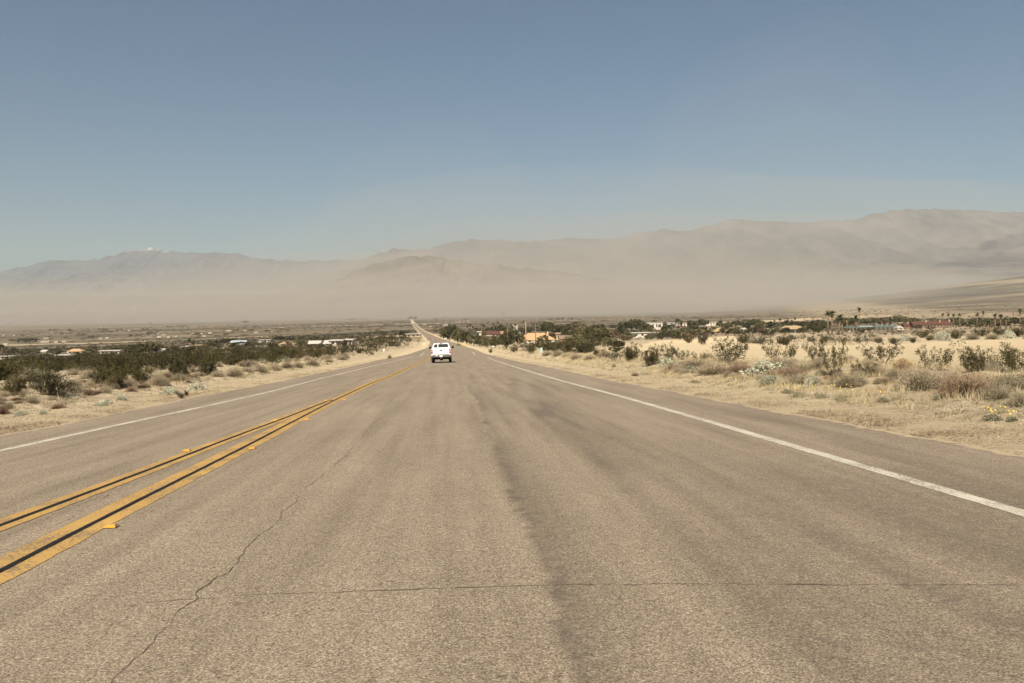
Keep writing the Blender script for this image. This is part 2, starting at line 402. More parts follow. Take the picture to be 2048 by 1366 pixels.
s1 = wl([(925, 760), (960, 810), (985, 880), (1020, 960), (1060, 1060), (1105, 1180), (1160, 1366)])
nz = fbm(X*1.3, Y*.7, 4)
d1 = X-s1(Y)-(fbm(Y*.5, Y*0+2, 3)-.5)*.12
en = (fbm(X*5, Y*2.2, 3)-.5)*.10
stain = np.where(d1+en > -.02, np.exp(-np.clip(d1+en, 0, 9)/.24), 0)*(.42+.5*sm(.34, .56, fbm((X-HEAD*Y)*2.2, Y*.35, 4)))*(1-.9*sm(14, 44, Y))*(1-sm(44, 56, Y))
s2 = wl([(1030, 790), (1150, 880), (1260, 980), (1400, 1100), (1600, 1290)]); d2 = X-s2(Y)+(fbm(Y*.4, Y*0+6, 3)-.5)*.14
stain += np.where(d2 < 0, gauss(d2, 0, .16), np.exp(-d2/.42))*(.30+.5*sm(.38, .60, fbm((X-HEAD*Y)*2.4+9, Y*.28, 4)))*(1-sm(26, 44, Y))
s3 = wl([(1100, 830), (1290, 900), (1480, 990), (1760, 1130), (2040, 1260)]); d3 = X-s3(Y)+(fbm(Y*.4, Y*0+16, 3)-.5)*.14
stain += np.where(d3 < 0, gauss(d3, 0, .16), np.exp(-d3/.45))*(.22+.4*sm(.40, .62, fbm((X-HEAD*Y)*2.4+3, Y*.25, 4)))*(1-sm(22, 38, Y))
stain += .16*sm(.2, 1.4, X-s1(Y))*sm(.40, .66, fbm((X-HEAD*Y)*1.6+20, Y*.2, 5))*(1-sm(16, 34, Y))
stain += .22*sm(.6, 2.5, X-s2(Y))*(1-sm(6, 15, Y))
s4 = wl([(300, 960), (150, 930), (0, 925)])
stain += .3*np.clip(X/3.0, 0, 1)*sm(.5, .7, fbm((X-HEAD*Y)*1.3, Y*.15+5, 4))*(1-sm(10, 30, Y))
stain += .15*sm(.45, .7, fbm(X*.5+40, Y*.12, 3))*(X < left_edge(Y)+4.2)
stain += .30*(1-sm(0, .5, jr(Y)-X))*sm(.35, .6, fbm(Y*1.5, X*2, 3))+.30*(1-sm(0, .4, X-jl(Y)))
stain += .22*gauss(X, -1.6, .35)*sm(.3, .6, fbm(X, Y*.1, 3))*(1-sm(60, 200, Y))*0
vattr(me, 'stain', np.clip(stain, 0, 1)); vattr(me, 'lateral', X-w_mid(Y)); vattr(me, 'edge', np.clip(1-np.minimum(jr(Y)-X, X-jl(Y))/.55, 0, 1))
road = link('road', me); tag(road, kind='structure', label='sun bleached two lane asphalt road running straight down into the valley')

# markings ----------------------------------------------------------
def paint(name, col, wear=.5, speck=(.2, .16, .12), rough=.7):
    m, nt, b = nodes(name); P = pos(nt)
    f = noise(nt, P, 38, 6, .8); g = noise(nt, P, 2.2, 5)
    k = mrange(nt, math_(nt, 'ADD', f, math_(nt, 'MULTIPLY', math_(nt, 'SUBTRACT', g, .5), .35)), .42-.06*(1-wear), .49, 1, 0)
    c0 = ramp(nt, noise(nt, P, 1.2, 5), [(.3, tuple(np.array(col)*.84)), (.7, tuple(np.clip(np.array(col)*1.08, 0, .9)))])
    nt.links.new(mix(nt, math_(nt, 'MULTIPLY', k, wear), c0, speck), b.inputs['Base Color']); b.inputs['Roughness'].default_value = rough
    return m
m_white = paint('worn_white_paint', (.60, .54, .43), .95); m_yellow = paint('worn_yellow_paint', (.52, .315, .095), 1.0, (.20, .15, .095)); m_black = plain('tar_black', (.016, .014, .013), .8, .5, 14)
m_crack = plain('crack_dark', (.10, .08, .058), .95, .2, 9)
def marking(name, cl, hl, hr, y0, y1, z, mat, lab, jit=.014, n=420):
    ys = np.geomspace(max(y0, 1.5), y1, n); J = jit
    fl = lambda y: cl(y)+hl(y)+(fbm(y*5, y*0+1, 3)-.5)*J*2; fr = lambda y: cl(y)+hr(y)+(fbm(y*5, y*0+7, 3)-.5)*J*2
    V, Fc, _, _ = strip_mesh(fl, fr, ys, z, 1)
    o = link(name, mesh_np(name, V, Fc, mat)); tag(o, kind='structure', label=lab); return o
k_ = lambda v: (lambda y: np.asarray(y)*0+v)
w_left = edge_fn([(0, 902), (162, 866), (400, 815), (543, 783), (656, 753.5), (759, 729), (809, 717.5), (824, 713.5)])
w_right = edge_fn([(2048, 1027), (1500, 867), (1250, 795), (1122, 761.5), (1040, 737), (975, 715)])
far_l = lambda y: left_edge(y)+.9; far_r = lambda y: right_edge(y)-.9
def ywid(y): return np.interp(y, [0, 15, 40, 70], [1, 1, .9, .8])
y_end = unproj_road(824, 713.5)[1]
marking('white_edge_line', w_left, k_(-.085), k_(.085), 1.5, y_end, .004, m_white, 'solid white edge line left of the oncoming lane')
marking('white_edge_line', w_right, k_(-.095), k_(.095), 1.5, unproj_road(975, 715)[1], .004, m_white, 'solid white edge line right of the near lane')
for (p, q, lb) in (((840, 712), (847.6, 705), 'short white dash beyond the left edge line'), ((950.5, 709), (945, 704), 'short white dash beyond the right edge line')):
    a_ = unproj_road(*p); b_ = unproj_road(*q); g = edge_fn([p, q])
    marking('white_lane_dash', g, k_(-.12), k_(.12), a_[1], b_[1], .004, m_white, lb, n=30)
yr_c = edge_fn([(0, 1143), (289, 994), (435, 923), (589, 842), (666, 802), (748, 764), (780, 753), (820, 734), (860, 714.5)])
yl_c0 = edge_fn([(0, 1052), (154, 994), (327, 930.5), (462, 874.7), (574, 836), (605, 822), (662, 800)])
yj = unproj_road(662, 802)[1]
yl_c = lambda y: np.where(np.asarray(y) < yj, np.minimum(yl_c0(y), yr_c(y)-.10), yr_c(y)-.10)
ye = unproj_road(866, 711)[1]
marking('yellow_centre_line', yr_c, k_(-.21), k_(.19), 1.5, ye, .004, m_yellow, 'wide yellow centre line with a black gap, nearer the driving lane')
marking('black_centre_gap', yr_c, lambda y: -.030+0*y, lambda y: .030+0*y, 1.5, ye, .008, m_black, 'black stripe down the middle of the right yellow centre line', .006)
marking('yellow_centre_line', yl_c, k_(-.17), k_(.15), 1.5, yj*1.02, .0052, m_yellow, 'wide yellow centre line with a black gap, nearer the oncoming lane')
marking('black_centre_gap', yl_c, lambda y: -.032+0*y, lambda y: .032+0*y, 1.5, yj*1.02, .009, m_black, 'black stripe down the middle of the left yellow centre line', .006)
# cracks -------------------------------------------------------------
def crack(pts, wd, lab):
    W = np.array([unproj_road(*p) for p in pts]); seg = [np.array(W[0])]
    for a, c2 in zip(W[:-1], W[1:]):
        n = max(3, int(np.hypot(*(c2-a))/.05))
        for i in range(1, n+1):
            t = i/n; seg.append(a+(c2-a)*t)
    S = np.array(seg); n = len(S)
    T = np.gradient(S, axis=0); T /= np.linalg.norm(T, axis=1)[:, None]+1e-9; Nn = np.stack([-T[:, 1], T[:, 0]], 1)
    j = (fbm(np.arange(n)*.25+S[0, 0]*7, np.zeros(n)+4, 4)-.5)*(.10 if len(pts) != 7 else .05)
    wv = wd*.30*(.25+1.3*rng.random(n))*np.clip(fbm(np.arange(n)*.10, np.zeros(n)+S[0, 1], 3)*2.4-.62, .14 if len(pts) != 7 else .5, 1.2)
    A = S+Nn*(j-wv/2)[:, None]; B = S+Nn*(j+wv/2)[:, None]
    V = np.concatenate([np.c_[A, road_z(A[:, 0], A[:, 1])+.0035], np.c_[B, road_z(B[:, 0], B[:, 1])+.0035]])
    i = np.arange(n-1); Fc = np.stack([i, i+n, i+n+1, i+1], 1)
    o = link('road_crack', mesh_np('road_crack', V, Fc, m_crack)); tag(o, kind='structure', label=lab)
crack([(868, 735), (800, 795), (745, 850), (690, 912), (600, 990), (530, 1065), (440, 1155), (375, 1208), (300, 1285), (228, 1360), (150, 1450)], .022, 'long crack running along the lane left of centre')
crack([(290, 1206), (520, 1190), (800, 1180), (1100, 1171), (1400, 1168), (1700, 1170), (2060, 1170)], .030, 'transverse crack across the near lane')
crack([(620, 917), (760, 910), (950, 903), (1160, 892), (1350, 883), (1480, 879)], .022, 'transverse crack across the middle of the lane')
crack([(640, 993), (800, 992), (980, 990)], .02, 'short transverse crack left of the tyre streak')
crack([(430, 1160), (470, 1120), (540, 1100)], .018, 'short branch off the long crack')
crack([(375, 1208), (330, 1200), (250, 1215), (180, 1208)], .018, 'short crack branching left at the crack junction')
crack([(1180, 760), (1260, 790), (1360, 835)], .016, 'faint crack near the right edge line')
crack([(0, 1110), (60, 1070), (140, 1040), (220, 990)], .03, 'crack between the two yellow lines')

# ================================================================== MOUNTAINS
def rock(name, lo, hi, snow=None, sc=.0009):
    m, nt, b = nodes(name); P = pos(nt)
    f = noise(nt, P, sc, 9, .65); c0 = ramp(nt, f, [(.38, lo), (.62, hi)])
    if snow:
        sp = nt.nodes.new('ShaderNodeSeparateXYZ'); nt.links.new(P, sp.inputs[0])
        h = math_(nt, 'ADD', sp.outputs['Z'], math_(nt, 'MULTIPLY', math_(nt, 'SUBTRACT', noise(nt, P, .0022, 5, .7), .5), 900.))
        k = mrange(nt, h, snow, snow+260)
        c0 = mix(nt, k, c0, (.60, .60, .60))
    nt.links.new(c0, b.inputs['Base Color']); b.inputs['Roughness'].default_value = .95; return m
def ridged(x, y, o=5):
    s = 0; a = 1; t = 0
    for i in range(o):
        s = s+a*(1-np.abs(2*vnoise(x*2**i+31.7*i, y*2**i+11.3*i)-1)); t += a; a *= .52
    return s/t
def mountain(name, pts, D, foot, mat, lab, base_py=630, amp=.26, n=950, m=84, back=2500):
    pts = [(p, q) for p, q in pts]
    xs = np.array([p[0] for p in pts], float); ys = np.array([p[1] for p in pts], float)
    px = np.linspace(xs[0], xs[-1], n); py = np.interp(px, xs, ys)
    py = py+(fbm(px*.07, px*0+D, 6)-.5)*8
    top = np.array([CAMH+ray(a, c2)[2]*D for a, c2 in zip(px, py)]); ang = np.array([ray(a, c2)[0] for a, c2 in zip(px, py)])
    t = np.concatenate([np.linspace(0, 1, m), 1+np.linspace(.06, 1, 8)])           # 0 foot .. 1 ridge .. 2 back
    dist = np.where(t <= 1, (D-foot)+foot*t, D+back*(t-1))
    Xm = ang[None, :]*D*np.ones(len(t))[:, None]; Ym = dist[:, None]*np.ones(n)[None, :]
    g = ground_z(Xm, Ym)-15
    tt = np.where(t <= 1, t, 2-t)[:, None]
    prof_ = tt**1.15
    rg = ridged(Xm/900, Ym/3000, 6)*.8+.2*fbm(Xm/260, Ym/500, 3)
    h = prof_*(1-amp*4*tt*(1-tt)*(1-rg)*1.8)-amp*(1-rg)*.25*np.sin(np.pi*tt)
    Zm = g+(top[None, :]-g)*h
    I = np.arange(len(t)*n).reshape(len(t), n)
    Fc = np.stack([I[:-1, :-1], I[:-1, 1:], I[1:, 1:], I[1:, :-1]], -1).reshape(-1, 4)
    o = link(name, mesh_np(name, np.stack([Xm, Ym, Zm], -1).reshape(-1, 3), Fc, mat, smooth=True)); tag(o, kind='structure', label=lab)
    return top
m_r1 = rock('far_rock', (.06, .058, .068), (.12, .112, .115), snow=2170); m_r2 = rock('range_rock', (.065, .055, .048), (.19, .155, .125)); m_r3 = rock('hill_rock', (.10, .076, .055), (.20, .155, .115), sc=.002)
mt = mountain('mountain', [(-260, 560), (-100, 556), (0, 543), (60, 530), (110, 521), (180, 521), (220, 513), (260, 502), (300, 496), (330, 501), (370, 507), (420, 506), (470, 507), (510, 516), (560, 522), (620, 521), (700, 521), (780, 524), (900, 560)], 28000, 9000, m_r1, 'distant blue grey mountain range with snow on its highest peak')
mountain('mountain', [(560, 570), (640, 545), (700, 527), (760, 507), (790, 497), (830, 499), (860, 498), (900, 485), (940, 478), (1000, 479), (1050, 483), (1100, 480), (1160, 476), (1220, 480), (1280, 466), (1330, 460), (1380, 462), (1430, 448), (1470, 439), (1520, 441), (1600, 445), (1680, 443), (1720, 436), (1780, 422), (1850, 417), (1900, 419), (1960, 420), (2010, 425), (2060, 424), (2150, 440), (2400, 470)], 21000, 8500, m_r2, 'long hazy mountain range rising to the right across the valley')
mountain('hill', [(420, 606), (500, 596), (560, 586), (620, 577), (680, 556), (720, 537), (770, 521), (820, 513), (860, 512), (900, 521), (960, 528), (1040, 535), (1100, 541), (1180, 553), (1260, 570), (1330, 588), (1400, 604)], 13500, 4500, m_r3, 'broad dusty hill in the middle of the valley', amp=.28, back=1800)
mountain('foothill', [(-300, 592), (-100, 590), (100, 590), (200, 592), (330, 591), (450, 590), (560, 588), (640, 590), (720, 600), (800, 618)], 12000, 3200, m_r3, 'low pale foothills left of the dusty hill', amp=.4, back=1500)

# ================================================================== HAZE
def volbox(name, x0, x1, y0, y1, z0, z1, dens, colr, aniso, lab):
    mb = MB(); mb.box(x0, x1, y0, y1, z0, z1)
    m = bpy.data.materials.new(name+'_air'); m.use_nodes = True; nt = m.node_tree
    nt.nodes.remove(nt.nodes['Principled BSDF'])
    v = nt.nodes.new('ShaderNodeVolumePrincipled'); v.inputs['Density'].default_value = dens; v.inputs['Color'].default_value = (*colr, 1); v.inputs['Anisotropy'].default_value = aniso
    nt.links.new(v.outputs[0], nt.nodes['Material Output'].inputs['Volume'])
    o = mb.build(name, m); tag(o, label=lab, kind='stuff'); return o
if HAZE:
    volbox('haze', -34000, 34000, -3000, 34000, -420, HAZE_H, HAZE_D, HAZE_C, .0, 'pale dusty haze filling the whole valley air')
def cloud(name, c, r, dens, colr, lab, seed):
    bm = bmesh.new(); bmesh.ops.create_icosphere(bm, subdivisions=5, radius=1)
    me = bpy.data.meshes.new(name); bm.to_mesh(me); bm.free()
    n = len(me.vertices); co = np.zeros(n*3, np.float32); me.vertices.foreach_get('co', co); co = co.reshape(-1, 3)
    k = 1+.6*(fbm(co[:, 0]*1.6+seed, co[:, 1]*1.6+co[:, 2]*1.3+seed, 3)-.5)
    co = co*k[:, None]*np.array(r)+np.array(c); me.vertices.foreach_set('co', co.ravel().astype(np.float32))
    me.polygons.foreach_set('use_smooth', [True]*len(me.polygons))
    m = bpy.data.materials.new(name+'_air'); m.use_nodes = True; nt = m.node_tree; nt.nodes.remove(nt.nodes['Principled BSDF'])
    v = nt.nodes.new('ShaderNodeVolumePrincipled'); v.inputs['Density'].default_value = dens; v.inputs['Color'].default_value = (*colr, 1)
    nt.links.new(v.outputs[0], nt.nodes['Material Output'].inputs['Volume']); me.materials.append(m)
    o = link(name, me); tag(o, label=lab, kind='stuff'); return o
if DUST:
    for i, (c_, r_, d_) in enumerate(CLOUDS): cloud('dust_cloud', c_, r_, d_, DUST_C, 'soft plume of blown dust over the middle of the valley', i*3.7)
    for hz_, dz_, fp in ((DUST_H, DUST_D, [(-9500, 8200), (-3200, 6000), (-900, 3900), (900, 3900), (3200, 6400), (8500, 11500), (9500, 13400), (-9500, 13400)]), (140, 7e-5, [(-9000, 5600), (-2600, 3300), (-600, 2300), (700, 2300), (2400, 4300), (8200, 9800), (9300, 13300), (-9300, 13300)])):
     mb = MB(); mb.loft([[(a, b_, -131+hz_*.01) for a, b_ in fp], [(a, b_, hz_-60 if hz_ < 200 else hz_) for a, b_ in fp]])
     m = bpy.data.materials.new('dust_air'); m.use_nodes = True; nt = m.node_tree; nt.nodes.remove(nt.nodes['Principled BSDF'])
     v = nt.nodes.new('ShaderNodeVolumePrincipled'); v.inputs['Density'].default_value = dz_; v.inputs['Color'].default_value = (*DUST_C, 1)
     nt.links.new(v.outputs[0], nt.nodes['Material Output'].inputs['Volume']); tag(mb.build('dust', m), label='low tan dust hanging over the far valley floor', kind='stuff')
# ================================================================== PLANT SHAPES (numpy triangles)
def rdir(n):
    v = rng.normal(size=(n, 3)); return v/np.linalg.norm(v, axis=1)[:, None]
def leaves(C, size, flat=0, aspect=1.0):
    """one small triangle pair-free leaf (triangle) at each centre C"""
    n = len(C); a = rdir(n)*size*(.6+.8*rng.random((n, 1))); b = np.cross(a, rdir(n)); b = b/(np.linalg.norm(b, axis=1)[:, None]+1e-9)*size*aspect*(.6+.8*rng.random((n, 1)))
    V = np.stack([C-a*.6-b*.4, C+a*.6-b*.2, C+b*.7], 1).reshape(-1, 3)
    return V, np.arange(3*n).reshape(-1, 3)
def sticks(P0, P1, r):
    """thin crossed-triangle twigs"""
    n = len(P0); d = P1-P0; a = np.cross(d, rdir(n)); a = a/(np.linalg.norm(a, axis=1)[:, None]+1e-9)
    c = np.cross(d, a); c = c/(np.linalg.norm(c, axis=1)[:, None]+1e-9); r = np.broadcast_to(np.asarray(r, float).reshape(-1, 1), (n, 1))
    V = np.concatenate([np.stack([P0-a*r, P0+a*r, P1], 1), np.stack([P0-c*r, P0+c*r, P1], 1)]).reshape(-1, 3)
    return V, np.arange(6*n).reshape(-1, 3)
def join(*parts):
    """parts = (V,F,mat)"""
    V = []; Fc = []; M = []; o = 0
    for v, f, m in parts:
        V.append(v); Fc.append(f+o); M.append(np.full(len(f), m)); o += len(v)
    return np.concatenate(V), np.concatenate(Fc), np.concatenate(M)

def creosote(seed, h=1.0, n=15, clus=7, per=16, leaf=.030, spread=.62, open_=.5):
    """V shaped stems with leaf clumps toward their tips; unit height about 1"""
    global rng; rng = np.random.default_rng(seed)
    P0 = []; P1 = []; rad = []; L = []
    for i in range(n):
        az = rng.random()*2*math.pi; sp = spread*math.sqrt(rng.random())*(1.1); ln = h*(.72+.38*rng.random())*(1-.25*sp)
        base = np.array([math.cos(az)*.05, math.sin(az)*.05, 0]); tip = np.array([math.cos(az)*sp, math.sin(az)*sp, ln])
        kink = (base+tip)/2+np.array([math.cos(az)*.06, math.sin(az)*.06, -.04])+rng.normal(0, .03, 3)
        P0 += [base, kink]; P1 += [kink+(kink-base)*.06, tip]; rad += [.012, .009]
        for c in range(clus):
            t = open_+(1-open_)*(c+rng.random())/clus
            p = kink+(tip-kink)*(t*2-1) if t > .5 else base+(kink-base)*(t*2)
            q = p+np.array([math.cos(az), math.sin(az), .6])*rng.normal(.03, .07)+rng.normal(0, .075, 3)
            P0.append(p); P1.append(q); rad.append(.005)
            C = q+rng.normal(0, 1, (per, 3))*np.array([.036, .036, .052]); L.append(C)
    sv, sf = sticks(np.array(P0), np.array(P1), rad)
    lv, lf = leaves(np.concatenate(L), leaf, aspect=.8)
    sv[:, 2] = np.maximum(sv[:, 2], -.03); lv[:, 2] = np.maximum(lv[:, 2], 0)
    return (sv, sf), (lv, lf)
def dome(seed, n=900, leaf=.035, twigs=380, hh=.55, inner=.55, flat=.8, lump=.3):
    """rounded cushion shrub, unit radius .5"""
    global rng; rng = np.random.default_rng(seed)
    d = rdir(n); d[:, 2] = np.abs(d[:, 2])
    az = np.arctan2(d[:, 1], d[:, 0]); r = .5*(1+lump*(fbm(np.cos(az)*1.7+seed, np.sin(az)*1.7+d[:, 2]*2.2, 3)-.5)*2)
    rr = r*(inner+(1-inner)*rng.random(n)**.5); C = d*rr[:, None]*np.array([1, 1, hh/.5]); C[:, 2] = C[:, 2]*.97+.01
    lv, lf = leaves(C, leaf, aspect=.6)
    e = rdir(twigs); e[:, 2] = np.abs(e[:, 2]); k = .5*(.85+.35*rng.random((twigs, 1)))
    P1 = e*k*np.array([1, 1, hh/.5]); P0 = P1*np.array([.25, .25, .1])+rng.normal(0, .03, (twigs, 3)); P0[:, 2] = np.abs(P0[:, 2])*.3
    sv, sf = sticks(P0, P1, .006)
    lv[:, 2] = np.maximum(lv[:, 2], -.02)
    return (sv, sf), (lv, lf)

m_creo = leafmat('creosote_leaf', (.019, .018, .005), (.095, .078, .024), 3.0)
m_creo_dry = leafmat('dry_creosote_leaf', (.12, .095, .04), (.22, .17, .08), 3.0)
m_stem = plain('grey_stem', (.20, .165, .125), .9, .25, 4)
m_burro = leafmat('burro_twig', (.22, .175, .115), (.45, .37, .25), 2.0)
m_burro_g = leafmat('greenish_twig', (.13, .12, .075), (.26, .235, .15), 2.0)
m_red = leafmat('reddish_dead_twig', (.18, .12, .075), (.36, .255, .165), 2.0)
m_silver = leafmat('silver_leaf', (.25, .25, .17), (.60, .58, .43), 3.5)
m_orange = leafmat('orange_dead_leaf', (.25, .13, .045), (.40, .23, .09), 3.5)
m_straw = leafmat('straw', (.37, .295, .17), (.58, .475, .30), 1.2)
m_green = leafmat('herb_leaf', (.15, .14, .08), (.30, .265, .16), 4)
m_flower = plain('yellow_petal', (.56, .40, .07), .6, .1, 3)
m_litter = leafmat('dead_litter', (.12, .075, .045), (.27, .18, .11), 1.5)

PL = {}
def kit(name, gens, mstem, mleaf):
    out_ = []
    for g in gens:
        (sv, sf), (lv, lf) = g; V, Fc, M = join((sv, sf, 0), (lv, lf, 1))
        out_.append(dict(whole=mesh_np(name, V, Fc, [mstem, mleaf], M), stems=mesh_np(name+'_stems', sv, sf, mstem), leaves=mesh_np(name+'_leaves', lv, lf, mleaf), np=(V, Fc, M)))
    PL[name] = out_
kit('creosote', [creosote(i, n=22, clus=8, per=24, leaf=.038, spread=.55, open_=.25) for i in range(5)], m_stem, m_creo)
kit('creosote_open', [creosote(20+i, n=14, clus=7, per=18, leaf=.038, spread=.72, open_=.4) for i in range(4)], m_stem, m_creo)
kit('creosote_dry', [creosote(30+i, n=12, clus=5, per=12, leaf=.03, spread=.6, open_=.5) for i in range(2)], m_stem, m_creo_dry)
kit('burro', [dome(40+i, 1100, .030, 600) for i in range(4)], m_burro, m_burro)
kit('burro_green', [dome(50+i, 1300, .030, 500) for i in range(2)], m_burro, m_burro_g)
kit('red_twig', [dome(60+i, 700, .028, 900, hh=.5) for i in range(3)], m_red, m_red)
kit('silver', [dome(70+i, 900, .075, 90, inner=.72, lump=.7, hh=.5) for i in range(4)], m_stem, m_silver)
kit('orange_dead', [dome(80, 700, .05, 200, inner=.5)], m_stem, m_orange)
# low detail versions for the mass far off
kit('creosote_far', [creosote(90+i, n=7, clus=4, per=3, leaf=.12, spread=.5, open_=.2) for i in range(4)], m_stem, m_creo)
kit('burro_far', [dome(95+i, 34, .17, 10, inner=.6) for i in range(3)], m_burro, m_burro)

KIND = {'creosote': ('creosote_bush', 'creosote bush'), 'creosote_open': ('creosote_bush', 'creosote bush'), 'creosote_dry': ('creosote_bush', 'creosote bush'),
        'burro': ('burro_bush', 'shrub'), 'burro_green': ('burro_bush', 'shrub'), 'red_twig': ('dead_shrub', 'shrub'), 'silver': ('brittle_bush', 'brittlebush'), 'orange_dead': ('dead_shrub', 'shrub')}
taken = []       # (x, y, r) of the plants placed by hand
def shrub(kind, px, py, wpx, hpx, label, group=None, var=None, parts=True, rz=None):
    x, y, z = at(px, py); s = y/F; w = wpx*s; h = hpx*s; var = random.randrange(len(PL[kind])) if var is None else var
    put(kind, x, y, z, w, h, label, group, var, parts, rz); taken.append((x, y, w*.4))
def put(kind, x, y, z, w, h, label, group, var, parts, rz=None):
    k = PL[kind][var]; nm, cat = KIND[kind]; rz = random.random()*6.28 if rz is None else rz
    unit_w = 1.25 if kind.startswith('creosote') else 1.02; unit_h = 1.0 if kind.startswith('creosote') else .56
    sc = (w/unit_w, w/unit_w, h/unit_h)
    if parts:
        e = link(nm, None, None, (x, y, z-.02), rz); e.scale = sc; e.empty_display_size = .2
        link('stems', k['stems'], e); link('foliage', k['leaves'], e)
    else:
        e = link(nm, k['whole'], None, (x, y, z-.02), rz); e.scale = sc
    tag(e, label, cat, group); return e

